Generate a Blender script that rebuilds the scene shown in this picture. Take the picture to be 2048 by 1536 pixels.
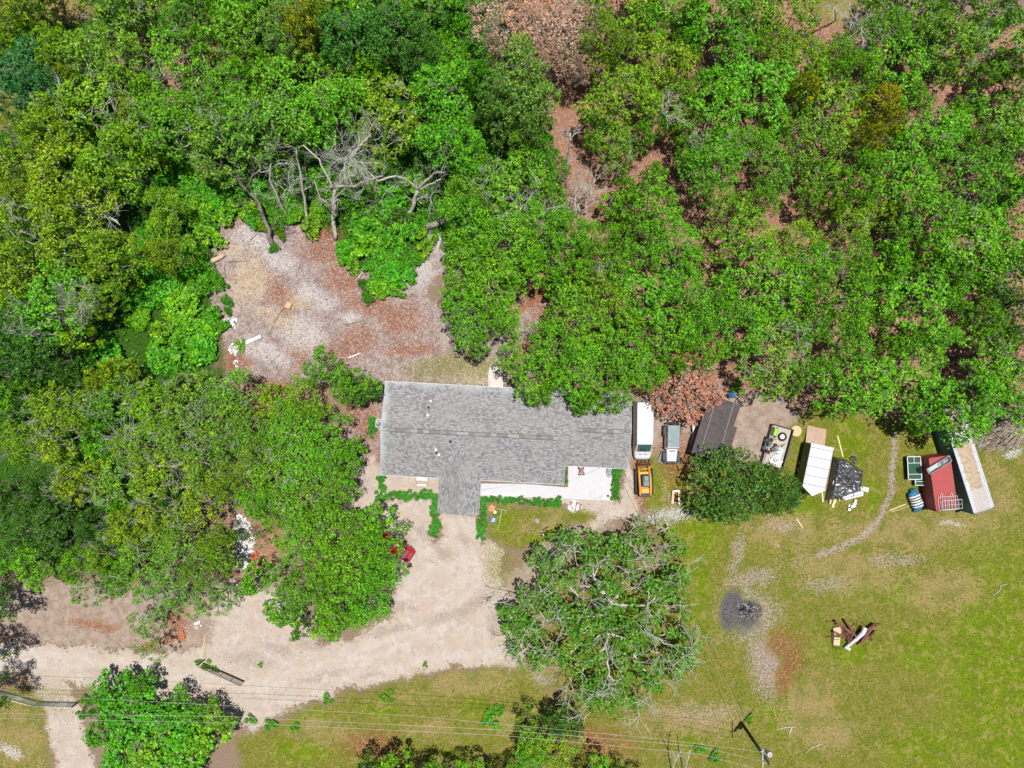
import bpy, bmesh, math, random
import numpy as np
from mathutils import Vector, Matrix
random.seed(7)
for _o in list(bpy.data.objects): bpy.data.objects.remove(_o)
scene = bpy.context.scene
COL = scene.collection
R = math.radians
# ---------------------------------------------------------------- camera / light / exposure
ALT = 84.0          # drone height above the ground, looking straight down
PPM = 17.3          # photograph pixels per metre on the ground
cam = bpy.data.cameras.new('camera'); camo = bpy.data.objects.new('camera', cam); COL.objects.link(camo)
camo.location = (0, 0, ALT); camo.rotation_euler = (0, 0, 0)
cam.sensor_width = 36; cam.lens = 36*ALT/(2048/PPM); cam.clip_end = 3000; cam.clip_start = 0.5
scene.camera = camo
world = bpy.data.worlds.new('World'); scene.world = world; world.use_nodes = True
SUNV = Vector((0.085, 0.105, 1.0)).normalized()      # towards the sun
wn = world.node_tree; wn.nodes.clear()
wo = wn.nodes.new('ShaderNodeOutputWorld'); wb = wn.nodes.new('ShaderNodeBackground'); ws = wn.nodes.new('ShaderNodeTexSky')
ws.sky_type = 'NISHITA'; ws.sun_disc = False
ws.sun_elevation = math.asin(SUNV.z); ws.sun_rotation = math.atan2(SUNV.x, SUNV.y)
wb.inputs['Strength'].default_value = 0.055
wn.links.new(ws.outputs[0], wb.inputs['Color']); wn.links.new(wb.outputs[0], wo.inputs['Surface'])
sun = bpy.data.lights.new('sun', 'SUN'); sun.energy = 4.9; sun.angle = R(0.53); sun.color = (1.0, 0.96, 0.90)
suno = bpy.data.objects.new('sun', sun); COL.objects.link(suno); suno.location = (20, 25, 60)
suno.rotation_euler = (-SUNV).to_track_quat('-Z', 'Y').to_euler()
scene.view_settings.view_transform = 'Standard'; scene.view_settings.look = 'None'
scene.view_settings.exposure = 0.3; scene.view_settings.gamma = 1.0
scene.render.engine = 'CYCLES'
scene.cycles.max_bounces = 5; scene.cycles.diffuse_bounces = 2; scene.cycles.glossy_bounces = 2
scene.cycles.transmission_bounces = 3; scene.cycles.transparent_max_bounces = 6
scene.render.resolution_x = 1024; scene.render.resolution_y = 768

def P(px, py, h=0.0):
    """world point at height h that stands where the photograph (2048x1536) has pixel (px, py)"""
    k = (ALT-h)/ALT/PPM
    return Vector(((px-1024)*k, (768-py)*k, h))
def W2P(x, y, h=0.0):
    k = (ALT-h)/ALT/PPM
    return (x/k+1024, 768-y/k)
def lin(r, g, b):
    f = lambda c: ((c/255+0.055)/1.055)**2.4 if c/255 > 0.04045 else c/255/12.92
    return (f(r), f(g), f(b), 1.0)
# ---------------------------------------------------------------- materials
MATS = {}
def nt(name):
    m = bpy.data.materials.new(name); m.use_nodes = True
    t = m.node_tree; b = t.nodes['Principled BSDF']
    return m, t, b
def N(t, typ, **kw):
    n = t.nodes.new(typ)
    for k, v in kw.items():
        if k in ('operation', 'blend_type', 'data_type', 'attribute_name', 'feature', 'wave_type', 'bands_direction', 'noise_dimensions', 'attribute_type', 'clamp_factor'):
            setattr(n, k, v)
        else: n.inputs[k].default_value = v
    return n
def mix(t, a, b, fac, blend='MIX'):
    n = t.nodes.new('ShaderNodeMixRGB'); n.blend_type = blend
    for s, v in ((0, fac), (1, a), (2, b)):
        if hasattr(v, 'node'): t.links.new(v, n.inputs[s])
        elif isinstance(v, (int, float)): n.inputs[s].default_value = v if s == 0 else (v, v, v, 1)
        else: n.inputs[s].default_value = v
    return n.outputs[0]
def mth(t, op, a, b=None, clamp=False):
    n = t.nodes.new('ShaderNodeMath'); n.operation = op; n.use_clamp = clamp
    for s, v in ((0, a), (1, b)):
        if v is None: continue
        if hasattr(v, 'node'): t.links.new(v, n.inputs[s])
        else: n.inputs[s].default_value = v
    return n.outputs[0]
def noise(t, vec, scale, detail=3, rough=0.6, dist=0.0):
    n = t.nodes.new('ShaderNodeTexNoise'); n.inputs['Scale'].default_value = scale
    n.inputs['Detail'].default_value = detail; n.inputs['Roughness'].default_value = rough
    n.inputs['Distortion'].default_value = dist
    if vec is not None: t.links.new(vec, n.inputs['Vector'])
    return n.outputs['Fac']
def step(t, v, lo, hi):
    n = t.nodes.new('ShaderNodeMapRange'); n.interpolation_type = 'SMOOTHSTEP'
    n.inputs['From Min'].default_value = lo; n.inputs['From Max'].default_value = hi
    t.links.new(v, n.inputs['Value']); return n.outputs[0]
def bump(t, b, h, strength=0.5, dist=0.05):
    n = t.nodes.new('ShaderNodeBump'); n.inputs['Strength'].default_value = strength; n.inputs['Distance'].default_value = dist
    t.links.new(h, n.inputs['Height']); t.links.new(n.outputs[0], b.inputs['Normal'])
def objco(t):
    return t.nodes.new('ShaderNodeTexCoord').outputs['Object']
def mat(name, col, rough=0.7, metal=0.0, var=0.25, scale=6.0, dirt=None, dirtamt=0.4, bmp=0.15, spec=0.4):
    """weathered paint / wood / metal: base colour varied by two noises, plus patches of dirt with their own shape"""
    if name in MATS: return MATS[name]
    m, t, b = nt(name); c = objco(t)
    col = tuple(x*0.82 for x in col[:3])+(1,); dirt = tuple(x*0.82 for x in dirt[:3])+(1,) if dirt else None
    n1 = noise(t, c, scale, 4); n2 = noise(t, c, scale*0.3, 3)
    lo = tuple(x*(1-var) for x in col[:3])+(1,); hi = tuple(min(1, x*(1+var)) for x in col[:3])+(1,)
    cc = mix(t, lo, hi, step(t, n1, 0.3, 0.7))
    if dirt: cc = mix(t, cc, dirt, mth(t, 'MULTIPLY', step(t, n2, 0.48, 0.66), dirtamt))
    t.links.new(cc, b.inputs['Base Color'])
    b.inputs['Roughness'].default_value = rough; b.inputs['Metallic'].default_value = metal
    b.inputs['Specular IOR Level'].default_value = spec
    if bmp: bump(t, b, n1, bmp, 0.02)
    MATS[name] = m; return m
def glass(name='vehicle_glass', col=(0.02, 0.05, 0.055, 1)):
    if name in MATS: return MATS[name]
    m, t, b = nt(name); b.inputs['Base Color'].default_value = col
    b.inputs['Roughness'].default_value = 0.06; b.inputs['Specular IOR Level'].default_value = 0.9
    MATS[name] = m; return m
def leafmat(name, transl=0.2, yellow=(1.55, 1.12, 0.35), gloss=0.38, grough=0.45):
    m, t, b = nt(name)
    oi = t.nodes.new('ShaderNodeObjectInfo'); at = t.nodes.new('ShaderNodeAttribute'); at.attribute_name = 'tint'
    sep = t.nodes.new('ShaderNodeSeparateColor'); t.links.new(at.outputs['Color'], sep.inputs[0])
    # leaf to leaf brightness (red), yellowing of single twigs (green), browning of single leaves (blue)
    br = t.nodes.new('ShaderNodeMapRange'); br.inputs['To Min'].default_value = 0.15; br.inputs['To Max'].default_value = 1.95
    t.links.new(sep.outputs[0], br.inputs['Value'])
    c1 = mix(t, oi.outputs['Color'], br.outputs[0], 1.0, 'MULTIPLY')
    yel = mix(t, c1, yellow+(1,), 1.0, 'MULTIPLY')
    c2 = mix(t, c1, yel, sep.outputs[1])
    c3 = mix(t, c2, (0.30, 0.27, 0.20, 1), mth(t, 'MULTIPLY', sep.outputs[2], 0.55))
    t.links.new(c3, b.inputs['Base Color']); b.inputs['Roughness'].default_value = grough
    b.inputs['Specular IOR Level'].default_value = gloss
    tr = t.nodes.new('ShaderNodeBsdfTranslucent')
    tc = mix(t, c3, (1.0, 1.25, 0.45, 1), 1.0, 'MULTIPLY'); t.links.new(tc, tr.inputs['Color'])
    mx = t.nodes.new('ShaderNodeMixShader'); mx.inputs[0].default_value = transl
    out = t.nodes['Material Output']
    t.links.new(b.outputs[0], mx.inputs[1]); t.links.new(tr.outputs[0], mx.inputs[2]); t.links.new(mx.outputs[0], out.inputs['Surface'])
    MATS[name] = m; return m
LEAF = leafmat('foliage')
DRYLEAF = leafmat('dry_foliage', 0.12, (1.2, 1.1, 0.9), 0.2, 0.7)
BARK = mat('bark', (0.27, 0.235, 0.20, 1), 0.9, 0, 0.45, 5, (0.09, 0.07, 0.055, 1), 0.7, 0.8, 0.1)
BARKP = mat('pale_bark', (0.50, 0.46, 0.41, 1), 0.85, 0, 0.30, 6, (0.22, 0.19, 0.16, 1), 0.5, 0.5, 0.1)
BARKW = mat('bleached_bark', (0.66, 0.65, 0.58, 1), 0.8, 0, 0.22, 6, (0.36, 0.33, 0.28, 1), 0.4, 0.4, 0.1)
# ---------------------------------------------------------------- mesh helpers
def tag(o, label=None, cat=None, group=None, kind=None):
    if label: o['label'] = label
    if cat: o['category'] = cat
    if group: o['group'] = group
    if kind: o['kind'] = kind
    return o
def thing(name, label, cat, loc=(0, 0, 0), rotz=0.0, group=None):
    o = bpy.data.objects.new(name, None); COL.objects.link(o); o.empty_display_size = 0.3
    o.location = loc; o.rotation_euler = (0, 0, rotz)
    return tag(o, label, cat, group)
def link(name, me, parent=None, loc=None, rotz=None):
    o = bpy.data.objects.new(name, me); COL.objects.link(o)
    if parent is not None: o.parent = parent
    if loc is not None: o.location = loc
    if rotz is not None: o.rotation_euler = (0, 0, rotz)
    return o
def copy_tree(o, parent=None):
    c = o.copy(); COL.objects.link(c); c.parent = parent
    for ch in KIDS.get(o.name, [x for x in o.children]): copy_tree(ch, c)
    return c
KIDS = {}
class MB:
    def __init__(s): s.v = []; s.f = []; s.m = []; s.sm = []
    def add(s, vs, fs, m=0, smooth=False):
        n = len(s.v); s.v += [tuple(v) for v in vs]
        for f in fs: s.f.append(tuple(i+n for i in f)); s.m.append(m); s.sm.append(smooth)
        return s
    def box(s, c, d, rz=0.0, rx=0.0, ry=0.0, m=0, ch=0.0):
        """box with chamfered vertical edges when ch > 0"""
        hx, hy, hz = d[0]/2, d[1]/2, d[2]/2
        M = Matrix.Translation(c) @ Matrix.Rotation(rz, 4, 'Z') @ Matrix.Rotation(ry, 4, 'Y') @ Matrix.Rotation(rx, 4, 'X')
        if ch <= 0:
            vs = [(x, y, z) for z in (-hz, hz) for x, y in ((-hx, -hy), (hx, -hy), (hx, hy), (-hx, hy))]
            fs = [(3, 2, 1, 0), (4, 5, 6, 7), (0, 1, 5, 4), (1, 2, 6, 5), (2, 3, 7, 6), (3, 0, 4, 7)]
        else:
            k = min(ch, hx*0.95, hy*0.95, hz*0.95); vs = []
            for z, q in ((-hz, k), (-hz+k, 0), (hz-k, 0), (hz, k)):
                X, Y = hx-q, hy-q; e = k if q == 0 else k*0.6
                vs += [(x, y, z) for x, y in ((-X+e, -Y), (X-e, -Y), (X, -Y+e), (X, Y-e), (X-e, Y), (-X+e, Y), (-X, Y-e), (-X, -Y+e))]
            fs = [tuple(range(7, -1, -1)), tuple(range(24, 32))]
            for r in range(3):
                for i in range(8): j = (i+1) % 8; fs.append((r*8+i, r*8+j, r*8+8+j, r*8+8+i))
        return s.add([M @ Vector(v) for v in vs], fs, m)
    def tube(s, pts, rad, n=6, m=0, cap=True, smooth=True):
        pts = [Vector(p) for p in pts]; k = len(pts)
        rad = [rad]*k if isinstance(rad, (int, float)) else rad
        vs = []; fs = []
        up = Vector((0.13, 0.21, 1)).normalized()
        for i, p in enumerate(pts):
            d = (pts[min(i+1, k-1)]-pts[max(i-1, 0)])
            d = d.normalized() if d.length > 1e-6 else Vector((0, 0, 1))
            a = up if abs(d.dot(up)) < 0.93 else Vector((1, 0, 0))
            u = d.cross(a).normalized(); w = d.cross(u)
            vs += [p+(u*math.cos(2*math.pi*j/n)+w*math.sin(2*math.pi*j/n))*rad[i] for j in range(n)]
        for i in range(k-1):
            for j in range(n):
                q = (j+1) % n; fs.append((i*n+j, i*n+q, (i+1)*n+q, (i+1)*n+j))
        if cap: fs += [tuple(range(n-1, -1, -1)), tuple(range((k-1)*n, k*n))]
        return s.add(vs, fs, m, smooth)
    def prism(s, poly, z0, z1, m=0):
        n = len(poly)
        a = sum(poly[i][0]*poly[(i+1) % n][1]-poly[(i+1) % n][0]*poly[i][1] for i in range(n))
        if a < 0: poly = poly[::-1]
        vs = [(p[0], p[1], z0) for p in poly]+[(p[0], p[1], z1) for p in poly]
        fs = [tuple(range(n-1, -1, -1)), tuple(range(n, 2*n))]+[(i, (i+1) % n, n+(i+1) % n, n+i) for i in range(n)]
        return s.add(vs, fs, m)
    def loft(s, rings, m=0, smooth=False, capm=None):
        n = len(rings[0]); vs = [p for r in rings for p in r]; fs = []
        for i in range(len(rings)-1):
            for j in range(n):
                q = (j+1) % n; fs.append((i*n+j, i*n+q, (i+1)*n+q, (i+1)*n+j))
        fs += [tuple(range(n-1, -1, -1)), tuple(range((len(rings)-1)*n, len(rings)*n))]
        return s.add(vs, fs, m, smooth)
    def disc(s, c, r, th, n=20, m=0, axis='Z'):
        c = Vector(c); a = {'Z': Vector((0, 0, 1)), 'X': Vector((1, 0, 0)), 'Y': Vector((0, 1, 0))}[axis]
        return s.tube([c-a*th/2, c+a*th/2], r, n, m, True, False)
    def rock(s, c, r, seed=0, m=0, flat=0.6):
        rg = random.Random(seed); bm = bmesh.new(); bmesh.ops.create_icosphere(bm, subdivisions=1, radius=1)
        vs = []
        for v in bm.verts:
            k = r*(0.75+0.5*rg.random()); vs.append((c[0]+v.co.x*k, c[1]+v.co.y*k, c[2]+v.co.z*k*flat))
        fs = [tuple(v.index for v in f.verts) for f in bm.faces]; bm.free()
        return s.add(vs, fs, m)
    def build(s, name, mats, parent=None, loc=None, rotz=None):
        me = bpy.data.meshes.new(name); me.from_pydata(s.v, [], s.f)
        mats = mats if isinstance(mats, (list, tuple)) else [mats]
        for q in mats: me.materials.append(q)
        me.polygons.foreach_set('material_index', s.m); me.polygons.foreach_set('use_smooth', s.sm)
        bm = bmesh.new(); bm.from_mesh(me); bmesh.ops.recalc_face_normals(bm, faces=bm.faces); bm.to_mesh(me); bm.free()
        me.update()
        return link(name, me, parent, loc, rotz)
def np_mesh(name, V, F, mats, tint=None, smooth=False):
    """V (n,3), F (m,k) arrays; tint (m,3) per face colour attribute"""
    me = bpy.data.meshes.new(name); n, m, k = len(V), len(F), F.shape[1]
    me.vertices.add(n); me.vertices.foreach_set('co', np.ascontiguousarray(V, dtype=np.float32).ravel())
    me.loops.add(m*k); me.loops.foreach_set('vertex_index', np.ascontiguousarray(F, dtype=np.int32).ravel())
    me.polygons.add(m); me.polygons.foreach_set('loop_start', np.arange(0, m*k, k, dtype=np.int32))
    try: me.polygons.foreach_set('loop_total', np.full(m, k, dtype=np.int32))
    except Exception: pass
    for q in (mats if isinstance(mats, (list, tuple)) else [mats]): me.materials.append(q)
    if smooth: me.polygons.foreach_set('use_smooth', np.ones(m, dtype=bool))
    me.update(calc_edges=True)
    if tint is not None:
        a = me.attributes.new('tint', 'FLOAT_COLOR', 'FACE')
        t4 = np.ones((m, 4), dtype=np.float32); t4[:, :3] = tint; a.data.foreach_set('color', t4.ravel())
    me.validate()
    return me
def unit(a): return a/np.maximum(np.linalg.norm(a, axis=-1, keepdims=True), 1e-9)
def leaves(rng, C, Nrm, L, Wd, droop=0.25):
    """rhombic leaves: C centres, Nrm normals, L half length, Wd half width -> V, F"""
    n = len(C); r = unit(rng.normal(size=(n, 3))); u = unit(np.cross(Nrm, r)); w = np.cross(Nrm, u)
    L = L[:, None]; Wd = Wd[:, None]
    V = np.stack([C-u*L, C+w*Wd+Nrm*L*droop*0.4, C+u*L-Nrm*L*droop, C-w*Wd+Nrm*L*droop*0.4], axis=1).reshape(-1, 3)
    return V, np.arange(4*n).reshape(n, 4)
def tufts(rng, CC, rad, ntuft, nleaf, lsize, squash=0.75, lo=-0.25):
    """CC clump centres (k,3), rad (k,). each clump is a dome of leaf tufts; a tuft is a rosette of leaves"""
    k = len(CC); T = np.repeat(np.arange(k), ntuft); n = len(T)
    d = unit(rng.normal(size=(n, 3))); d[:, 2] = np.where(d[:, 2] < lo, -d[:, 2], d[:, 2])
    rr = rad[T]*(0.55+0.5*rng.random(n)**0.6)
    tc = CC[T]+d*rr[:, None]*np.array([1, 1, squash])
    ttint = rng.random(n); 
    J = np.repeat(np.arange(n), nleaf); m = len(J)
    tax = rng.normal(size=(n, 3))*0.62
    ax = unit(d[J]*0.75+np.array([0, 0, 0.6])+tax[J]+rng.normal(size=(m, 3))*0.32)
    out = unit(np.cross(ax, rng.normal(size=(m, 3))))
    L = lsize*(0.65+0.7*rng.random(m))
    C = tc[J]+out*(L*0.62)[:, None]+rng.normal(size=(m, 3))*0.025
    # leaf long axis runs outward from the tuft
    w = np.cross(ax, out); Lh = L[:, None]; Wd = Lh*(0.46+0.2*rng.random((m, 1)))
    V = np.stack([C-out*Lh, C+w*Wd, C+out*Lh-ax*Lh*0.35, C-w*Wd], axis=1).reshape(-1, 3)
    F = np.arange(4*m).reshape(m, 4)
    return V, F, T[J], ttint[J]
def spray(mb, rng, p, d, L, r, lev=3, n=3, m=0, spread=0.55):
    """a leafless forking twig"""
    p = Vector(p); d = Vector(d).normalized(); pts = [p]; rad = [r]
    for i in range(3):
        d = (d+Vector(rng.normal(size=3)*0.10)).normalized(); p = p+d*L/3; pts.append(p.copy()); rad.append(r*(1-0.16*(i+1)))
    mb.tube(pts, rad, n, m, False)
    if lev > 0:
        for q in range(rng.integers(2, 5)):
            at = pts[1+int(rng.integers(0, 3))]
            d2 = (d+Vector(rng.normal(size=3)*spread)).normalized()
            if d2.z < -0.15: d2.z *= -0.5
            spray(mb, rng, at, d2, L*(0.6+0.25*rng.random()), r*0.6, lev-1, n, m, spread)
def skeleton(mb, rng, nodes, base, r0, fork, n=6, m=0, wob=0.12, thin=0.028):
    """limbs: joins each clump centre to the nearest node that is closer to the fork; widths follow the load carried"""
    f = Vector((base[0], base[1], fork)); pts = [f]; par = [-1]; plen = [0.0]
    order = sorted(range(len(nodes)), key=lambda i: (Vector(nodes[i])-f).length)
    for i in order:
        p = Vector(nodes[i]); best = None
        for j, q in enumerate(pts):
            dd = (p-q).length
            c = dd+0.42*plen[j]+(0.0 if q.z <= p.z+0.3 else 0.8)
            if best is None or c < best[0]: best = (c, j, dd)
        pts.append(p); par.append(best[1]); plen.append(plen[best[1]]+best[2])
    load = [1.0]*len(pts)
    for i in range(len(pts)-1, 0, -1): load[par[i]] += load[i]
    tot = load[0]
    rd = [max(thin, r0*0.72*math.sqrt(l/tot)) for l in load]
    for i in range(1, len(pts)):
        a, b = pts[par[i]], pts[i]; L = (b-a).length
        m1 = a.lerp(b, 0.35)+Vector(rng.normal(size=3)*wob*L*0.5)+Vector((0, 0, 0.06*L)); m2 = a.lerp(b, 0.7)+Vector(rng.normal(size=3)*wob*L*0.6)+Vector((0, 0, 0.05*L))
        ra = min(rd[par[i]], rd[i]*1.35)
        mb.tube([a, m1, m2, b], [ra, (ra*2+rd[i])/3, rd[i]*1.05, rd[i]*0.8], n if rd[i] > 0.06 else 4, m, False)
    bx, by = base[0], base[1]
    mb.tube([(bx, by, -0.1), (bx+0.03, by, 0.35), (bx+rng.normal()*0.12, by+rng.normal()*0.12, fork*0.55), (bx, by, fork+0.15)],
            [r0*1.7, r0*1.12, r0*0.95, r0*0.85], 9, m, False)
TEMPL = {}
def make_tree_meshes(key, seed, Rc, H, spacing=0.88, rc=(0.5, 1.0), ntuft=36, nleaf=6, lsize=0.10, zlo=0.55, zhi=0.36, gap=0.1, bare=0.08,
                     r0=0.28, fork=None, leaf=None, bark=None, twigL=0.9, twigr=0.035, brown=0.02, squash=0.75, lobes=(0.2, 0.16, 0.12), yshare=0.25):
    rng = np.random.default_rng(seed); ph = rng.random(3)*6.28
    def fr(th): return 1+lobes[0]*np.sin(2*th+ph[0])+lobes[1]*np.sin(3*th+ph[1])+lobes[2]*np.sin(5*th+ph[2])
    pts = []
    gx = rng.random((6, 2))*2-1
    for _ in range(9000):
        x, y = (rng.random(2)*2-1)*Rc*1.35; r = math.hypot(x, y); th = math.atan2(y, x); Rm = Rc*float(fr(th))*0.92
        if r > Rm: continue
        if any((x-a)**2+(y-b)**2 < (spacing*(0.78+0.35*((i*37) % 10)/10))**2 for i, (a, b, c, q) in enumerate(pts)): continue
        z = H*(zlo+zhi*math.sqrt(max(0, 1-(r/Rm)**2)))+rng.normal()*0.05*H*0.6
        pts.append((x, y, z, r/Rm))
    keep = []; 
    for p in pts:
        g = math.sin(p[0]*1.3+ph[0]*3)*math.sin(p[1]*1.1+ph[1]*3)
        if (g > 0.72 and rng.random() < 0.6) or rng.random() < gap*0.5: continue
        keep.append(p)
    A = np.array(keep)
    isbare = rng.random(len(A)) < bare
    C = A[:, :3]; lc = C[~isbare]
    # a second, lower storey of clumps that closes the crown from below and at the rim
    low = lc[rng.random(len(lc)) < 0.45].copy(); low[:, :2] *= 0.93+0.14*rng.random((len(low), 1)); low[:, 2] -= (0.10+0.1*rng.random(len(low)))*H
    allc = np.concatenate([lc, low]); rad = rc[0]+(rc[1]-rc[0])*rng.random(len(allc))
    V, F, ci, tt = tufts(rng, allc, rad, ntuft, nleaf, lsize, squash)
    cy = rng.random(len(allc)); cb = rng.random(len(allc))
    m = len(F)
    tint = np.stack([np.clip(0.08+0.25*rng.random(m)+0.48*tt+0.24*cb[ci], 0, 1), np.clip((cy[ci] < yshare)*0.55*cb[ci]+(tt > 0.8)*0.45+0.12*rng.random(m), 0, 1), (rng.random(m) < brown)*1.0], axis=1)
    crown = np_mesh('crown_'+key, V, F, leaf or LEAF, tint)
    mb = MB(); fk = fork if fork is not None else H*0.28
    nodes = [tuple(c-np.array([0, 0, 0.25])) for c in C]
    skeleton(mb, rng, nodes, (0, 0), r0, fk)
    for c in C[isbare]:
        spray(mb, rng, Vector(c)-Vector((0, 0, 0.3)), (c[0]*0.06, c[1]*0.06, 0.9), twigL, twigr, 2, 3, 1)
    for c in lc[rng.random(len(lc)) < 0.5*bare]:
        spray(mb, rng, Vector(c), (rng.normal()*0.5, rng.normal()*0.5, 0.8), twigL*1.1, twigr*0.9, 2, 3, 1)
    me = bpy.data.meshes.new('trunk_'+key); me.from_pydata(mb.v, [], mb.f); me.materials.append(BARKP if bark in (BARKW,) else (bark or BARK)); me.materials.append(BARKW if bark is not None else BARKP)
    me.polygons.foreach_set('material_index', mb.m)
    me.polygons.foreach_set('use_smooth', [True]*len(mb.f)); me.update()
    TEMPL[key] = (crown, me, Rc, H)
# ---------------------------------------------------------------- the ground: one sheet, worn and grown over where the place is
def axis(lo, hi, stepf, far):
    a = np.arange(lo, hi+1e-6, stepf)
    o = np.array([1.0, 2.5, 6, 14, 35, 90, 240, far])
    return np.concatenate([lo-o[::-1], a, hi+o])
gx = axis(-62, 62, 0.25, 900); gy = axis(-47, 47, 0.25, 900)
GX, GY = np.meshgrid(gx, gy); VX, VY = GX.ravel(), GY.ravel()
PX = VX*PPM+1024; PY = 768-VY*PPM
_rng = np.random.default_rng(5)
def vnoise(scale, seed, octaves=3):
    """smooth value noise on the sheet, in photograph pixels"""
    tot = np.zeros_like(PX); amp = 1.0; s = scale; norm = 0
    for o in range(octaves):
        rg = np.random.default_rng(seed*17+o); T = rg.random((256, 256))
        x = PX/s+1000; y = PY/s+1000; xi = np.floor(x).astype(int); yi = np.floor(y).astype(int); fx = x-xi; fy = y-yi
        fx = fx*fx*(3-2*fx); fy = fy*fy*(3-2*fy); g = lambda a, b: T[a % 256, b % 256]
        v = (g(xi, yi)*(1-fx)+g(xi+1, yi)*fx)*(1-fy)+(g(xi, yi+1)*(1-fx)+g(xi+1, yi+1)*fx)*fy
        tot += v*amp; norm += amp; amp *= 0.55; s *= 0.5
    return tot/norm
WARPX = (vnoise(26, 3)-0.5); WARPY = (vnoise(26, 4)-0.5)
def poly(pts, soft=14, warp=26):
    """1 inside the outline, 0 outside, 0.5 on its ragged edge"""
    pts = np.array(pts, float); x = PX+WARPX*warp; y = PY+WARPY*warp
    d2 = np.full_like(x, 1e18); ins = np.zeros(x.shape, bool); n = len(pts)
    for i in range(n):
        a = pts[i]; b = pts[(i+1) % n]; e = b-a; wx = x-a[0]; wy = y-a[1]
        t = np.clip((wx*e[0]+wy*e[1])/max(e@e, 1e-9), 0, 1); d2 = np.minimum(d2, (wx-e[0]*t)**2+(wy-e[1]*t)**2)
        c = ((a[1] > y) != (b[1] > y)) & (x < (b[0]-a[0])*(y-a[1])/(b[1]-a[1]+1e-12)+a[0]); ins ^= c
    d = np.sqrt(d2); d[ins] *= -1
    return np.clip(0.5-d/(2*soft), 0, 1)
def blob(cx, cy, rx, ry=None, rot=0, warp=24, p=1.0):
    ry = ry or rx; x = PX+WARPX*warp-cx; y = PY+WARPY*warp-cy; c, s = math.cos(rot), math.sin(rot)
    u = (x*c+y*s)/rx; v = (-x*s+y*c)/ry; r = np.sqrt(u*u+v*v)
    return np.clip(1.5-r, 0, 1)**p
def path(pts, w, soft=6, warp=10):
    pts = np.array(pts, float); x = PX+WARPX*warp; y = PY+WARPY*warp; d2 = np.full_like(x, 1e18)
    for a, b in zip(pts[:-1], pts[1:]):
        e = b-a; wx = x-a[0]; wy = y-a[1]; t = np.clip((wx*e[0]+wy*e[1])/(e@e), 0, 1)
        d2 = np.minimum(d2, (wx-e[0]*t)**2+(wy-e[1]*t)**2)
    return np.clip(0.5-(np.sqrt(d2)-w)/(2*soft), 0, 1)
MX = np.maximum
sand = poly([(-80, 1282), (60, 1292), (150, 1290), (330, 1312), (420, 1290), (430, 1180), (560, 1180), (640, 1290), (700, 1280), (790, 1230), (780, 1130), (740, 1040), (700, 1010), (690, 950), (752, 905), (758, 985), (762, 998), (868, 998), (866, 1085), (882, 1085), (884, 1024), (954, 1024), (956, 1085), (985, 1080), (1010, 1100), (1000, 1150), (1022, 1200), (1060, 1245), (1062, 1300), (1030, 1330), (900, 1332), (800, 1362), (700, 1376), (625, 1402), (560, 1425), (500, 1470), (470, 1440), (300, 1400), (170, 1372), (60, 1345), (-80, 1350)], 12, 22)
sand = MX(sand, path([(90, 1365), (120, 1420), (135, 1470), (165, 1560)], 36, 16, 40))
sand = MX(sand, poly([(762, 948), (880, 956), (880, 990), (762, 990)], 4, 6))
sand = MX(sand, poly([(1158, 1006), (1240, 1004), (1252, 935), (1262, 935), (1290, 1000), (1270, 1030), (1215, 1040), (1190, 1060), (1160, 1030)], 8, 14))
sand = MX(sand, poly([(962, 985), (1225, 1000), (1225, 1012), (962, 997)], 4, 6))
sand = MX(sand, 0.9*blob(600, 1490, 26, 50, 0.4)); sand = MX(sand, 0.85*blob(520, 1490, 40, 18, 0.3)); sand = MX(sand, .8*blob(960, 750, 70, 22))
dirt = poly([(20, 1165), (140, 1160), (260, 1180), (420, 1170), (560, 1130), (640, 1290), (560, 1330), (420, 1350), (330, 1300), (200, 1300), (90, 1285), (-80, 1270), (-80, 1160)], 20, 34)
dirt = MX(dirt, poly([(1250, 800), (1330, 790), (1420, 800), (1412, 860), (1395, 930), (1330, 940), (1250, 940)], 12, 16))
dirt = MX(dirt, poly([(1440, 780), (1545, 800), (1600, 830), (1560, 900), (1500, 920), (1420, 930), (1400, 860)], 14, 24))
dirt = MX(dirt, poly([(1000, 1150), (1060, 1120), (1090, 1060), (1190, 1040), (1230, 1040), (1150, 1100), (1100, 1200), (1060, 1240), (1020, 1200)], 14, 24))
dirt = MX(dirt, poly([(1030, 1320), (1100, 1320), (1120, 1370), (1060, 1380), (1000, 1350)], 14, 24))
dirt = MX(dirt, 0.8*blob(820, 1440, 60, 14, 0.05)); dirt = MX(dirt, 0.85*blob(1180, 1500, 130, 40)); dirt = MX(dirt, 0.75*blob(1450, 1500, 70, 22)); dirt = MX(dirt, 0.9*blob(830, 1490, 130, 35))
clearing = poly([(432, 438), (520, 446), (600, 448), (668, 478), (704, 535), (760, 560), (830, 520), (880, 476), (912, 480), (905, 520), (862, 560), (852, 600), (900, 640), (1000, 640), (1150, 570), (1160, 590), (1040, 690), (1010, 720), (1008, 768), (770, 766), (766, 800), (758, 880), (756, 940), (700, 960), (690, 860), (735, 760), (600, 765), (480, 744), (452, 690), (428, 640), (420, 540)], 10, 26)
litter = poly([(1090, -60), (1700, -60), (1760, 40), (2150, 60), (2150, 720), (2048, 790), (1800, 830), (1560, 790), (1300, 780), (1000, 700), (1040, 560), (1100, 440), (1060, 300), (1130, 160), (1060, 60)], 30, 60)
litter = MX(litter, 0.95*blob(540, 820, 120, 60)); litter = MX(litter, 0.9*blob(520, 1100, 110, 70)); litter = MX(litter, .8*blob(350, 120, 110, 90))
litter = MX(litter, path([(722, 790), (708, 850), (722, 940), (750, 870)], 24, 14))
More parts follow.
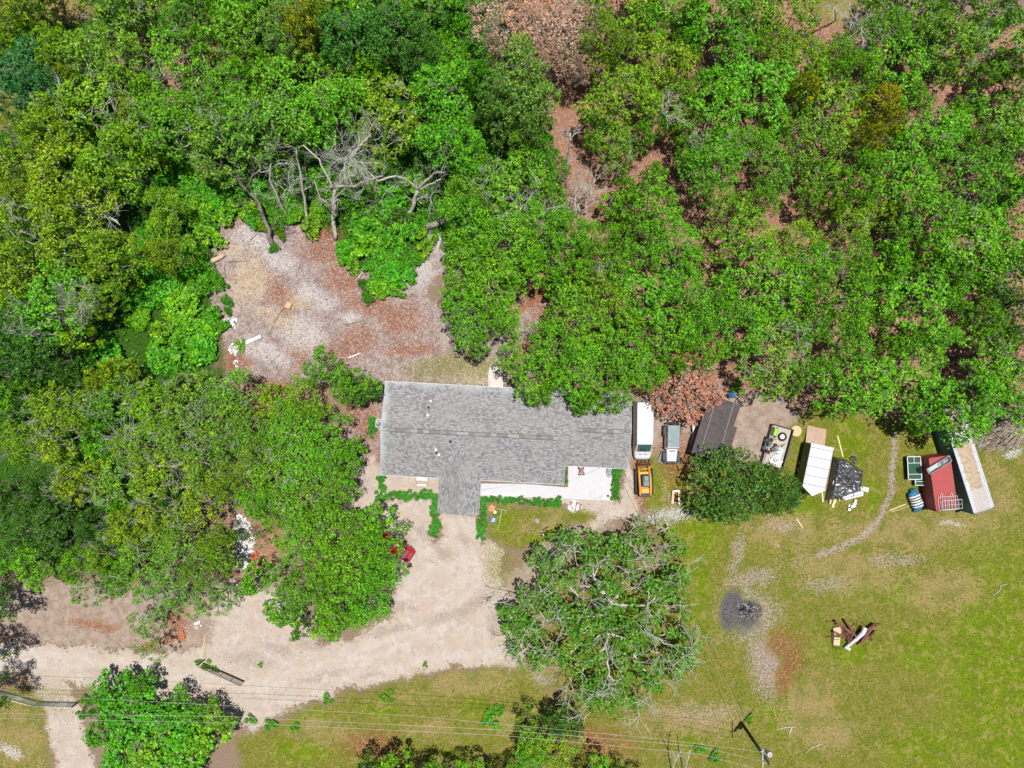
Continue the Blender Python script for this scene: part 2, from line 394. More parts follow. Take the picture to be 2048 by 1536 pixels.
grass = poly([(1290, 1030), (1330, 925), (1400, 925), (1560, 920), (1590, 830), (1640, 800), (1760, 830), (1860, 830), (2150, 820), (2150, 1640), (500, 1640), (470, 1480), (600, 1420), (720, 1382), (830, 1356), (960, 1338), (1060, 1330), (1100, 1400), (1400, 1400), (1420, 1250), (1300, 1060)], 16, 30)
grass = MX(grass, poly([(980, 1004), (1040, 1012), (1150, 1014), (1200, 1024), (1196, 1040), (1130, 1046), (1100, 1080), (1040, 1100), (975, 1078)], 10, 20))
grass = MX(grass, poly([(-80, 1385), (60, 1380), (90, 1400), (95, 1470), (115, 1640), (-80, 1640)], 14, 24))
grass = MX(grass, blob(115, 15, 60, 30)); grass = MX(grass, blob(8, 215, 40, 34)); grass = MX(grass, blob(1690, 12, 70, 34)); grass = MX(grass, blob(-10, 0, 60, 50))
grass = MX(grass, poly([(1262, 920), (1300, 905), (1420, 905), (1420, 1020), (1290, 1020)], 12, 20))
grass = MX(grass, 0.62*blob(920, 735, 120, 32)); grass = MX(grass, .5*blob(1000, 1130, 40, 60)); grass = MX(grass, .45*blob(70, 1400, 100, 40))
grass = MX(grass, blob(1300, 1300, 230, 200))
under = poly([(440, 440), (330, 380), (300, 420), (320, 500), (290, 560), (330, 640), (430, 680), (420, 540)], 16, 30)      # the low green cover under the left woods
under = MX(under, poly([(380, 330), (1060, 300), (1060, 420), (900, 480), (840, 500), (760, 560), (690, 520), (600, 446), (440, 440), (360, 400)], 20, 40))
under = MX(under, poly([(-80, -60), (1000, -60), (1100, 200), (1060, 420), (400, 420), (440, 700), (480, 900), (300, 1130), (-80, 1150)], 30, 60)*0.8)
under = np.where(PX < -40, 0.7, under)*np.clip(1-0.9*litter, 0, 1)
debris = np.zeros_like(PX)
for c in [(650, 505, 50, 30, .4), (682, 560, 46, 34, .9), (740, 612, 70, 30, .2), (700, 690, 60, 34, -.4), (800, 640, 50, 40, 0), (600, 700, 26, 50, .2), (560, 590, 60, 20, .8), (470, 455, 34, 18, .3), (640, 470, 40, 22, 0), (820, 700, 60, 16, 0), (475, 725, 30, 24, 0), (730, 840, 30, 60, 0), (1100, 600, 50, 60, .6), (1275, 900, 12, 60, 0), (1280, 985, 12, 36, -.3), (1350, 920, 30, 60, 0), (320, 1285, 60, 10, -.3), (350, 1240, 34, 40, 0), (190, 1250, 60, 14, .2), (1580, 1330, 22, 60, .3), (1560, 1290, 30, 30, 0), (1100, 1480, 60, 40, 0), (740, 1490, 60, 30, 0), (1180, 1480, 90, 30, .1)]:
    debris = MX(debris, blob(*c))
straw = np.zeros_like(PX)
for c in [(500, 560, 40, 60, .3), (470, 500, 26, 20, 0), (600, 600, 30, 24, 0), (560, 640, 60, 20, .5), (592, 866, 13, 11, 0), (1557, 1084, 8, 6, .5), (1480, 600, 50, 30, 0), (460, 1190, 30, 10, 0), (1560, 600, 30, 60, .4)]:
    straw = MX(straw, blob(*c))
white = np.zeros_like(PX)
for c in [(608, 670, 42, 40, .2), (612, 665, 26, 26, 0), (560, 520, 40, 20, .3), (615, 585, 34, 20, .5), (640, 600, 40, 18, .4), (505, 478, 46, 24, .5), (845, 545, 24, 40, .6), (700, 640, 26, 12, 0), (530, 705, 60, 20, .3), (1335, 1030, 60, 17, 0), (787, 1018, 8, 26, 0.1), (1145, 1010, 14, 12, 0), (1080, 1066, 8, 6, 0), (1076, 1040, 5, 8, 0), (995, 745, 14, 22, .2), (1905, 1050, 30, 5, .05), (1345, 540, 28, 16, 0), (1200, 535, 30, 16, 0), (880, 490, 24, 20, .4), (2030, 905, 20, 12, 0), (20, 1500, 26, 14, 0.3)]:
    white = MX(white, blob(*c))
bare = MX(.85*blob(1498, 1232, 62, 50, 0.2), MX(.85*blob(1530, 1330, 32, 74, -.25), MX(.75*blob(1500, 1160, 56, 22, -.3), 0.68*blob(1474, 1110, 14, 54, .2))))
bare = MX(bare, path([(1792, 872), (1786, 930), (1782, 985), (1764, 1032), (1720, 1078), (1640, 1108)], 6, 5, 8))
bare = MX(bare, 0.42*path([(1640, 1108), (1560, 1130), (1500, 1170)], 6, 8)); bare = MX(bare, 0.6*blob(1860, 840, 30, 30)); bare = MX(bare, .6*blob(1330, 975, 8, 40, -.4))
bare = MX(bare, 0.62*blob(1655, 1170, 50, 18)); bare = MX(bare, .6*blob(1790, 1120, 70, 14)); bare = MX(bare, .5*blob(1400, 1430, 80, 26)); bare = MX(bare, .62*blob(1560, 1050, 34, 16))
char = MX(1.3*blob(1462, 1222, 20, 36, .25, 12), 1.3*blob(1497, 1222, 24, 20, .1, 12)); char = MX(char, .8*blob(1482, 1235, 42, 28))
lush = np.zeros_like(PX)
for c in [(1990, 1330, 110, 260, .1), (2040, 1480, 120, 90, 0), (1850, 1500, 90, 50, 0), (1560, 1430, 44, 36, .4), (1840, 1300, 60, 50, .4), (1400, 1070, 50, 60, 0), (1400, 1180, 24, 110, 0), (1610, 900, 22, 50, .3), (1745, 990, 20, 34, 0), (1600, 1000, 60, 40, 0), (1000, 1040, 34, 26, 0), (1120, 1025, 40, 14, 0), (1090, 1070, 60, 12, -.4), (620, 1430, 60, 24, .2), (960, 1420, 50, 20, 0), (760, 1420, 40, 16, 0), (1950, 1060, 60, 26, 0), (1700, 880, 40, 60, 0), (1890, 880, 30, 60, .5), (1340, 965, 40, 34, 0), (600, 1500, 60, 30, 0), (1020, 1440, 60, 20, .1), (1380, 1480, 40, 24, 0), (1290, 960, 20, 40, 0), (1760, 1180, 90, 26, .1), (1700, 1300, 60, 26, 0)]:
    lush = MX(lush, blob(*c, warp=40))
dry = np.zeros_like(PX)
for c in [(1660, 960, 36, 50, 0), (1820, 1060, 200, 40, -.05), (1980, 1000, 50, 80, .2), (1700, 1140, 120, 50, .2), (1570, 1060, 90, 40, 0), (1380, 1440, 130, 40, 0), (1620, 1420, 60, 80, .3), (40, 1480, 70, 80, 0), (930, 1370, 120, 24, -.1), (1060, 1440, 70, 30, 0), (1660, 1470, 60, 40, 0), (1090, 1040, 50, 16, -.5), (115, 20, 50, 26, 0), (1700, 30, 40, 50, 0), (1370, 920, 50, 26, 0), (640, 1460, 60, 30, 0), (800, 1400, 50, 12, 0), (860, 1460, 50, 20, 0), (1890, 1180, 90, 40, 0)]:
    dry = MX(dry, blob(*c, warp=40))
# relief: grader ridges along the drive, the rut, the low mound of ash, a berm by the trees
Z = (vnoise(60, 9)-0.5)*0.05+(vnoise(18, 10, 2)-0.5)*0.035
Z += 0.10*path([(120, 1282), (330, 1318), (430, 1338), (560, 1325), (680, 1290)], 4, 7, 16)*(0.4+vnoise(30, 12))
Z += 0.08*path([(500, 1420), (620, 1398), (760, 1368), (900, 1336), (1040, 1326)], 4, 8, 16)
Z -= 0.06*path([(1792, 872), (1786, 930), (1782, 985), (1764, 1032), (1720, 1078), (1640, 1108)], 5, 5, 8)
Z += 0.16*blob(1492, 1222, 40, 32)*(0.6+0.8*vnoise(9, 14, 2)); Z += 0.22*(vnoise(20, 15, 2)-0.45)*(clearing > 0.5)*(sand < 0.4)*(PY < 750)
Z += 0.10*white*(vnoise(8, 16, 2)-0.3); 
for c in [(240, 1240, 80, 24), (770, 1210, 30, 10), (420, 1270, 30, 12)]: Z += 0.10*blob(*c)*vnoise(10, 17, 2)
flat = poly([(745, 745), (1275, 775), (1275, 1010), (970, 1005), (965, 1040), (865, 1040), (865, 965), (745, 965)], 10, 0)
Z = Z*(1-flat)-0.004
far = (np.abs(VX) > 61) | (np.abs(VY) > 46)
Z[far] = -0.02
ny, nx = GX.shape; I = np.arange(nx*ny).reshape(ny, nx)
F = np.stack([I[:-1, :-1], I[:-1, 1:], I[1:, 1:], I[1:, :-1]], axis=-1).reshape(-1, 4)
track = np.zeros_like(PX)
for pp in ([(-60, 1318), (150, 1330), (330, 1362), (520, 1378), (700, 1330), (860, 1270), (960, 1160), (930, 1040)], [(-60, 1302), (150, 1312), (340, 1345), (520, 1360), (690, 1312), (850, 1250), (935, 1150), (905, 1040)], [(560, 1370), (760, 1345), (900, 1312), (1030, 1300)], [(700, 1320), (800, 1200), (880, 1120)]): track = MX(track, path(pp, 3, 7, 26))
stain = np.zeros_like(PX)
for c in [(800, 1212, 14, 10, 0), (822, 1218, 12, 8, 0), (770, 1262, 60, 10, -.25), (640, 1352, 70, 9, -.3), (560, 1300, 40, 14, .4), (500, 1320, 60, 16, .2), (850, 1070, 30, 16, .7), (930, 1080, 20, 14, .4), (885, 1100, 40, 10, .6), (620, 1285, 40, 14, .3), (740, 1350, 30, 8, -.2), (960, 1200, 50, 14, -.4), (900, 1230, 60, 12, -.2), (230, 1345, 70, 10, .1), (400, 1385, 60, 10, .1), (720, 975, 20, 30, .4), (800, 1085, 30, 20, 0), (1000, 1250, 30, 30, 0)]: stain = MX(stain, blob(*c))
def ground_material():
    m, t, b = nt('earth_and_grass')
    A = {}
    for nm in ('zone_a', 'zone_b', 'zone_c', 'zone_d', 'zone_e'):
        a = t.nodes.new('ShaderNodeAttribute'); a.attribute_name = nm; s = t.nodes.new('ShaderNodeSeparateColor'); t.links.new(a.outputs['Color'], s.inputs[0]); A[nm] = s.outputs
    co = t.nodes.new('ShaderNodeTexCoord').outputs['Object']
    n_f = noise(t, co, 9.0, 4, 0.75); n_m = noise(t, co, 2.2, 5, 0.7, 0.4); n_c = noise(t, co, 0.55, 4, 0.6); n_x = noise(t, co, 22.0, 2, 0.7); n_l = noise(t, co, 0.16, 3, 0.5)
    n_g = noise(t, co, 4.5, 6, 0.8, 0.6); n_h = noise(t, co, 1.1, 6, 0.75, 0.5)
    vor = t.nodes.new('ShaderNodeTexVoronoi'); vor.inputs['Scale'].default_value = 7.5; t.links.new(co, vor.inputs['Vector'])
    chip = t.nodes.new('ShaderNodeSeparateColor'); t.links.new(vor.outputs['Color'], chip.inputs[0])
    def msk(v, ns, amt=0.7, w=0.09, cen=0.5):
        x = mth(t, 'ADD', v, mth(t, 'MULTIPLY', mth(t, 'SUBTRACT', ns, 0.5), amt)); return step(t, x, cen-w, cen+w)
    mid = step(t, mth(t, 'ADD', mth(t, 'MULTIPLY', n_m, 0.5), mth(t, 'MULTIPLY', n_g, 0.5)), 0.36, 0.64); fin = step(t, mth(t, 'ADD', mth(t, 'MULTIPLY', n_f, 0.5), mth(t, 'MULTIPLY', n_g, 0.5)), 0.37, 0.63)
    hm = step(t, n_h, 0.34, 0.66)
    # base: humus with roots and old leaves
    c = mix(t, (0.17, 0.115, 0.08, 1), (0.36, 0.265, 0.20, 1), step(t, n_f, 0.35, 0.65))
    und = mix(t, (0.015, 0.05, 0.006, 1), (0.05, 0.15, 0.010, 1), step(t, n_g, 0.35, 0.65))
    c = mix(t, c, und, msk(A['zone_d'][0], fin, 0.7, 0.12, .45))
    lit = mix(t, (0.19, 0.09, 0.058, 1), (0.42, 0.235, 0.165, 1), fin); lit = mix(t, lit, (0.52, 0.33, 0.22, 1), mth(t, 'MULTIPLY', step(t, chip.outputs[0], 0.72, 0.9), 0.7))
    c = mix(t, c, lit, msk(A['zone_a'][2], fin, 0.8, 0.1))
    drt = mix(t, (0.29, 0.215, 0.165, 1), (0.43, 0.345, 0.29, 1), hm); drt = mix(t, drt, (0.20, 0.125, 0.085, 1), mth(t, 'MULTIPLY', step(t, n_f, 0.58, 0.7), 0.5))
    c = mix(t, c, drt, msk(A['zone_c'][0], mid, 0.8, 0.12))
    # clearing: grey sand scraped bare, shredded bark and chips lying on it
    clr = mix(t, (0.235, 0.19, 0.185, 1), (0.42, 0.38, 0.385, 1), step(t, n_h, 0.38, 0.62)); clr = mix(t, clr, (0.27, 0.135, 0.09, 1), mth(t, 'MULTIPLY', step(t, n_g, 0.48, 0.58), 0.6))
    clr = mix(t, clr, (0.13, 0.085, 0.06, 1), mth(t, 'MULTIPLY', step(t, n_f, 0.60, 0.68), 0.6)); clr = mix(t, clr, (0.60, 0.50, 0.38, 1), mth(t, 'MULTIPLY', step(t, chip.outputs[1], 0.84, 0.92), 0.6))
    c = mix(t, c, clr, msk(A['zone_a'][1], mid, 0.7, 0.1))
    snd = mix(t, (0.45, 0.38, 0.33, 1), (0.60, 0.53, 0.475, 1), step(t, n_h, 0.35, 0.65)); snd = mix(t, snd, (0.50, 0.40, 0.31, 1), mth(t, 'MULTIPLY', step(t, n_c, 0.42, 0.62), 0.7))
    snd = mix(t, snd, (0.36, 0.30, 0.265, 1), mth(t, 'MULTIPLY', step(t, n_g, 0.56, 0.68), 0.55)); snd = mix(t, snd, (0.22, 0.16, 0.12, 1), mth(t, 'MULTIPLY', step(t, n_x, 0.70, 0.76), 0.5))
    snd = mix(t, snd, (0.62, 0.56, 0.51, 1), mth(t, 'MULTIPLY', A['zone_e'][1], mth(t, 'ADD', 0.25, mth(t, 'MULTIPLY', mid, 0.4)))); snd = mix(t, snd, (0.30, 0.235, 0.195, 1), mth(t, 'MULTIPLY', msk(A['zone_e'][2], fin, 1.3, .2, .8), 0.6))
    c = mix(t, c, snd, msk(A['zone_a'][0], mid, 0.75, 0.12))
    # grass: blades, thatch and bare specks between
    g1 = mix(t, (0.085, 0.12, 0.008, 1), (0.265, 0.27, 0.035, 1), fin); g1 = mix(t, g1, (0.33, 0.245, 0.10, 1), mth(t, 'MULTIPLY', step(t, n_g, 0.49, 0.58), 0.65))
    gl = mix(t, (0.06, 0.13, 0.003, 1), (0.21, 0.285, 0.006, 1), fin); gl = mix(t, gl, (0.27, 0.34, 0.008, 1), mth(t, 'MULTIPLY', step(t, n_h, 0.45, 0.62), 0.7))
    gd = mix(t, (0.24, 0.18, 0.06, 1), (0.43, 0.33, 0.16, 1), step(t, n_g, 0.36, 0.62)); gd = mix(t, gd, (0.15, 0.17, 0.035, 1), mth(t, 'MULTIPLY', step(t, n_f, 0.5, 0.6), 0.6))
    g = mix(t, g1, gl, msk(A['zone_b'][2], hm, 0.9, 0.3, 0.62)); g = mix(t, g, gd, msk(A['zone_e'][0], mid, 1.1, 0.2, 0.62))
    g = mix(t, g, (0.12, 0.165, 0.010, 1), mth(t, 'MULTIPLY', step(t, n_c, 0.48, 0.60), 0.6)); g = mix(t, g, (0.36, 0.25, 0.13, 1), mth(t, 'MULTIPLY', step(t, n_h, 0.51, 0.60), 0.62)); g = mix(t, g, (0.07, 0.11, 0.012, 1), mth(t, 'MULTIPLY', step(t, n_x, 0.60, 0.68), 0.5))
    g = mix(t, g, (0.93, 0.95, 0.82, 1), 1.0, 'MULTIPLY'); c = mix(t, c, g, msk(A['zone_d'][2], fin, 0.95, 0.1))
    bre = mix(t, (0.22, 0.15, 0.115, 1), (0.46, 0.37, 0.33, 1), step(t, n_g, 0.38, 0.6)); c = mix(t, c, bre, msk(A['zone_c'][1], fin, 1.2, 0.15, 0.66))
    deb = mix(t, (0.12, 0.045, 0.025, 1), (0.33, 0.12, 0.06, 1), step(t, n_f, 0.36, 0.62)); deb = mix(t, deb, (0.52, 0.33, 0.18, 1), mth(t, 'MULTIPLY', step(t, chip.outputs[2], 0.8, 0.9), 0.7))
    c = mix(t, c, deb, mth(t, 'MULTIPLY', msk(A['zone_b'][0], fin, 1.5, 0.12, 0.72), 0.9))
    stw = mix(t, (0.45, 0.33, 0.18, 1), (0.66, 0.53, 0.33, 1), step(t, n_f, 0.4, 0.6)); c = mix(t, c, stw, mth(t, 'MULTIPLY', msk(A['zone_c'][2], fin, 1.6, 0.12, 0.86), 0.8))
    wht = mix(t, (0.46, 0.425, 0.415, 1), (0.62, 0.59, 0.585, 1), step(t, n_g, 0.4, 0.6)); wht = mix(t, wht, (0.25, 0.21, 0.2, 1), mth(t, 'MULTIPLY', step(t, n_f, 0.62, 0.7), 0.5))
    c = mix(t, c, wht, mth(t, 'MULTIPLY', msk(A['zone_b'][1], fin, 1.3, 0.14, 0.80), 0.85))
    chr_ = mix(t, (0.028, 0.026, 0.028, 1), (0.16, 0.14, 0.14, 1), step(t, n_f, 0.42, 0.62)); chr_ = mix(t, chr_, (0.55, 0.52, 0.53, 1), mth(t, 'MULTIPLY', step(t, n_x, 0.56, 0.64), 0.6))
    c = mix(t, c, chr_, msk(A['zone_d'][1], fin, 0.8, 0.15, .55))
    # fine speckle everywhere: grains, bits of leaf
    sp = t.nodes.new('ShaderNodeMapRange'); sp.inputs['From Min'].default_value = 0.3; sp.inputs['From Max'].default_value = 0.7; sp.inputs['To Min'].default_value = 0.56; sp.inputs['To Max'].default_value = 1.02
    t.links.new(n_x, sp.inputs['Value']); c = mix(t, c, sp.outputs[0], 1.0, 'MULTIPLY')
    t.links.new(c, b.inputs['Base Color']); b.inputs['Roughness'].default_value = 0.95; b.inputs['Specular IOR Level'].default_value = 0.1
    hh = mth(t, 'ADD', mth(t, 'MULTIPLY', n_f, 0.6), mth(t, 'MULTIPLY', n_g, 0.7)); bump(t, b, hh, 0.9, 0.10)
    return m
gme = np_mesh('ground', np.stack([VX, VY, Z], axis=1), F, ground_material(), None, True)
def vattr(me, name, cols):
    a = me.attributes.new(name, 'FLOAT_COLOR', 'POINT'); q = np.ones((len(VX), 4), np.float32)
    for i, c in enumerate(cols): q[:, i] = c
    a.data.foreach_set('color', q.ravel())
near_ = MX(poly([(440, 440), (330, 380), (300, 420), (320, 500), (290, 560), (330, 640), (430, 680), (420, 540)], 16, 30), poly([(380, 330), (1060, 300), (1060, 420), (900, 480), (840, 500), (760, 560), (690, 520), (600, 446), (440, 440), (360, 400)], 20, 40))
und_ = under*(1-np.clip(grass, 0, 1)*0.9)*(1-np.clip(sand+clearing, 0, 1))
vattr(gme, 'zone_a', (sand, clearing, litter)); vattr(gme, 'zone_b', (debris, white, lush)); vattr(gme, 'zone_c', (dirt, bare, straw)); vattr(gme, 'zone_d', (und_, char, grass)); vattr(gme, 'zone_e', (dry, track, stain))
tag(link('ground', gme), kind='structure')
def gsample(field, px, py):
    x = (np.asarray(px)-1024)/PPM; y = (768-np.asarray(py))/PPM
    i = np.clip(((x+62)/0.25).astype(int)+8, 0, nx-1); j = np.clip(((y+47)/0.25).astype(int)+8, 0, ny-1)
    return field.reshape(ny, nx)[j, i]
# ---------------------------------------------------------------- trees
make_tree_meshes('oak_a', 11, 4.5, 10, bare=0.05)
make_tree_meshes('oak_b', 12, 4.5, 10, bare=0.10, lobes=(0.22, 0.14, 0.1))
make_tree_meshes('oak_c', 13, 4.5, 10, bare=0.04, gap=0.2, lobes=(0.12, 0.2, 0.1))
make_tree_meshes('oak_d', 14, 4.5, 10, bare=0.06, spacing=0.95, rc=(0.6, 1.05))
make_tree_meshes('oak_e', 15, 6.3, 10, bare=0.06, spacing=0.95, rc=(0.6, 1.05), ntuft=28, r0=0.36, lobes=(0.2, 0.15, 0.1))
make_tree_meshes('oak_f', 16, 6.3, 10, bare=0.05, spacing=0.95, rc=(0.6, 1.05), ntuft=28, r0=0.36, gap=0.2, lobes=(0.15, 0.2, 0.12))
make_tree_meshes('twiggy_a', 21, 4.8, 10, bare=0.15, gap=0.14, twigL=1.2, twigr=0.045, bark=BARKP, brown=0.05)
make_tree_meshes('twiggy_b', 22, 4.8, 10, bare=0.18, gap=0.16, twigL=1.3, twigr=0.045, bark=BARKP, spacing=0.95, brown=0.05, lobes=(0.24, 0.15, 0.1))
make_tree_meshes('sparse_a', 23, 4.0, 9, bare=0.2, gap=0.4, twigL=1.1, twigr=0.04, bark=BARKP, spacing=1.3, rc=(0.5, 0.85), ntuft=30)
make_tree_meshes('dense_a', 24, 4.5, 7, bare=0.01, gap=0.0, spacing=0.85, rc=(0.6, 0.95), ntuft=36, lsize=0.095, zlo=0.45, zhi=0.45, lobes=(0.06, 0.06, 0.04), squash=0.9)
make_tree_meshes('dry_a', 25, 3.8, 8, bare=0.18, gap=0.0, spacing=0.68, rc=(0.5, 0.8), ntuft=28, lsize=0.09, leaf=DRYLEAF, bark=BARKP, brown=0.25, twigL=1.0)
make_tree_meshes('dry_b', 26, 4.4, 8, bare=0.32, gap=0.05, spacing=0.75, rc=(0.5, 0.8), ntuft=28, lsize=0.09, leaf=DRYLEAF, bark=BARKP, brown=0.35, twigL=1.1)
make_tree_meshes('young_a', 27, 2.6, 6, bare=0.03, spacing=0.8, rc=(0.45, 0.8), ntuft=28, lsize=0.115, zlo=0.5, zhi=0.45, r0=0.12)
make_tree_meshes('young_b', 28, 2.6, 6, bare=0.03, spacing=0.75, rc=(0.4, 0.75), ntuft=28, lsize=0.095, zlo=0.45, zhi=0.5, r0=0.12, lobes=(0.25, 0.16, 0.1))
make_tree_meshes('shrub_a', 31, 1.7, 2.2, bare=0.0, spacing=0.6, rc=(0.4, 0.65), ntuft=30, lsize=0.10, zlo=0.35, zhi=0.45, r0=0.05, fork=0.3, brown=0.01, yshare=0.4)
make_tree_meshes('shrub_b', 32, 1.7, 2.0, bare=0.0, spacing=0.65, rc=(0.4, 0.7), ntuft=28, lsize=0.105, zlo=0.3, zhi=0.45, r0=0.05, fork=0.3, brown=0.02, lobes=(0.28, 0.2, 0.1), yshare=0.4)
make_tree_meshes('shrub_c', 33, 2.4, 2.6, bare=0.03, spacing=0.75, rc=(0.45, 0.8), ntuft=30, lsize=0.105, zlo=0.3, zhi=0.45, r0=0.06, fork=0.4, brown=0.02, lobes=(0.2, 0.2, 0.15), yshare=0.4)
# what each kind looks like: (leaf colour, words, category word)
KIND = {
 'g': ((0.110, 0.320, 0.010), 'mid green oak', 'live_oak'), 'y': ((0.160, 0.310, 0.010), 'olive yellow oak', 'live_oak'),
 's': ((0.130, 0.300, 0.026), 'sage green oak', 'live_oak'), 'd': ((0.045, 0.150, 0.014), 'dark green oak', 'live_oak'),
 't': ((0.032, 0.170, 0.040), 'bluish green broadleaf tree', 'broadleaf_tree'), 'v': ((0.062, 0.275, 0.006), 'vivid green leafy tree', 'broadleaf_tree'),
 'l': ((0.115, 0.320, 0.006), 'lime green leafy tree', 'broadleaf_tree'),
 'k': ((0.300, 0.320, 0.010), 'golden yellow oak', 'live_oak'), 'b': ((0.40, 0.155, 0.11), 'rusty dead tree', 'dead_tree'),
 'n': ((0.52, 0.33, 0.23), 'faded tan dead tree', 'dead_tree')}
SIZEW = lambda d: 'huge' if d > 14 else 'broad' if d > 10.5 else 'medium' if d > 7 else 'small'
LMK = [(1000, 850, 'grey shingle roof'), (1292, 860, 'white van'), (1390, 770, 'rust brown tree'), (1490, 975, 'round dark oak'), (1215, 1240, 'huge twiggy oak'), (1640, 940, 'white box trailer'), (1880, 960, 'red container'), (1960, 940, 'long container'),
       (1483, 1222, 'ash heap'), (1080, 60, 'dead tan trees'), (600, 590, 'raked clearing'), (825, 1110, 'parked red car'), (320, 1450, 'vivid thicket'), (446, 1347, 'black pipe gate'), (480, 1080, 'white rubble'), (940, 1020, 'porch roof'), (1965, 860, 'brush pile'), (1775, 220, 'golden oak'), (50, 155, 'bluish tree'), (1530, 1500, 'power pole'), (690, 330, 'dead grey branches'), (360, 560, 'vivid green shrubs'), (75, 1250, 'shadow on the drive'), (1700, 30, 'grass opening'), (20, 215, 'small sandy opening')]
USED = set()
def where(px, py):
    """words that place a thing: nearest landmark with its direction, and how far across and down the photograph"""
    c = sorted(((px-a)**2+(py-b)**2, i) for i, (a, b, w) in enumerate(LMK))
    out = []
    for d2, i in c[:6]:
        a, b, w = LMK[i]; dx, dy = px-a, py-b
        if d2 < 30**2: continue
        rel = ('right of' if dx > 0 else 'left of') if abs(dx) > 1.4*abs(dy) else ('below' if dy > 0 else 'above') if abs(dy) > 1.4*abs(dx) else ('below right of' if dy > 0 and dx > 0 else 'below left of' if dy > 0 else 'above right of' if dx > 0 else 'above left of')
        out.append('%s the %s' % (rel, w))
    return out
KEYS = {}
def uniq(words, px, py):
    """nearest landmarks in words, with the place across and down the photograph"""
    c = lambda v, n: max(0.0, min(99.9, v/n)); W = where(px, py); best = None
    for fmt in ('%d', '%.1f'):
        pc = (fmt+'%% across, '+fmt+'%% down') % (c(px, 20.48), c(py, 15.36))
        for w in W[:5]:
            k = (words, w); s = '%s %s, %s' % (words, w, pc)
            if s in USED or len(s.split()) > 16: continue
            if best is None or KEYS.get(k, 0) < KEYS.get(best[0], 0): best = (k, s)
        if best: break
    k, s = best; KEYS[k] = KEYS.get(k, 0)+1; USED.add(s); return s
ntree = 0
trng = random.Random(99)
def put_tree(px, py, r, kind, key=None, H=None, sx=1.0, rot=None, label=None, name=None, group=None, col=None):
    """a crown that shows centred on (px, py) with radius r photograph pixels, standing on the ground"""
    global ntree
    crown, trunk, Rc, Ht = TEMPL[key] if key else (None,)*4
    c0, words, nm = KIND[kind]
    H = H or 9.5
    if key is None:
        if kind in 'bn': key = 'dry_a' if kind == 'b' else 'dry_b'
        elif r > 82: key = trng.choice(['oak_e', 'oak_f'])
        elif r < 40: key = trng.choice(['young_a', 'young_b'])
        else: key = trng.choice(['oak_a', 'oak_b', 'oak_c', 'oak_d'])
        crown, trunk, Rc, Ht = TEMPL[key]
    top = P(px, py, H*0.8); k = (ALT-H*0.8)/ALT/PPM; rw = r*k
    s = rw/Rc; sz = H/Ht
    j = lambda: 1+trng.uniform(-0.09, 0.09)
    c = col or tuple(max(0.0, x*j()) for x in c0)
    hue = trng.uniform(-0.12, 0.10); c = (c[0]*(1+hue), c[1], c[2]*(1-hue*0.5))
    d = 2*rw; lab = label or uniq('%s %s' % (SIZEW(d), words), px, py)
    cat = {'live_oak': 'tree', 'broadleaf_tree': 'tree', 'dead_tree': 'tree'}[nm]
    t = thing(name or nm, lab, cat, (top.x, top.y, 0), rot if rot is not None else trng.uniform(0, 6.28), group or 'trees of the woods')
    t.scale = (s*sx, s/sx, sz)
    a = link('crown', crown, t); a.color = (*c, 1); link('trunk', trunk, t)
    ntree += 1; return t
def put_shrub(px, py, r, kind='v', H=1.9, key=None, group='green shrubs at the edge of the woods', label=None, name='shrub', col=None):
    key = key or trng.choice(['shrub_a', 'shrub_b', 'shrub_c']); crown, trunk, Rc, Ht = TEMPL[key]; p = P(px, py, H*0.6)
    k = (ALT-H*0.6)/ALT/PPM; s = r*k/Rc; c0 = KIND[kind][0]; w = {'v': 'vivid green', 'g': 'mid green', 'd': 'dark green', 'l': 'lime green', 'y': 'olive', 't': 'bluish green', 's': 'sage green'}[kind]
    t = thing(name, label or uniq('%s leafy shrub' % w, px, py), 'shrub', (p.x, p.y, 0), trng.uniform(0, 6.28), group)
    t.scale = (s, s*trng.uniform(0.85, 1.15), H/Ht)
    c = col or tuple(x*trng.uniform(0.85, 1.15) for x in c0)
    a = link('crown', crown, t); a.color = (*c, 1); link('stems', trunk, t); return t
PLACED = []
def pt(px, py, r, kind, *a, **k): PLACED.append((px, py, r)); return put_tree(px, py, r, kind, *a, **k)
# --- trees whose outline matters: round the house, the clearing and the drive
for a in [(935, 445, 58, 'g'), (1020, 480, 62, 'g'), (925, 540, 54, 'g'), (990, 570, 62, 'g'), (925, 625, 54, 'g'), (1000, 640, 40, 'g'), (955, 690, 24, 'g'), (1075, 445, 55, 'g'), (1140, 470, 50, 'g'),
          (1055, 735, 58, 'g'), (1110, 690, 52, 'g'), (1160, 745, 56, 'g'), (1085, 790, 26, 'g'), (1180, 805, 30, 'g'), (1228, 770, 50, 'g'), (1255, 700, 60, 'g'), (1165, 640, 66, 'g'), (1215, 600, 52, 'y'),
          (1300, 590, 66, 'g'), (1385, 590, 56, 'g'), (1335, 660, 60, 'g'), (1290, 740, 44, 'g'), (1400, 650, 44, 'g'), (1230, 535, 44, 'g'), (1150, 545, 34, 'g'), (1290, 490, 52, 'g'), (1350, 470, 56, 'g'), (1200, 470, 40, 'g'),
          (1440, 620, 34, 'g'), (1350, 725, 26, 'g')]:
    pt(*a, H=8.5 if a[2] < 45 else 9.5)
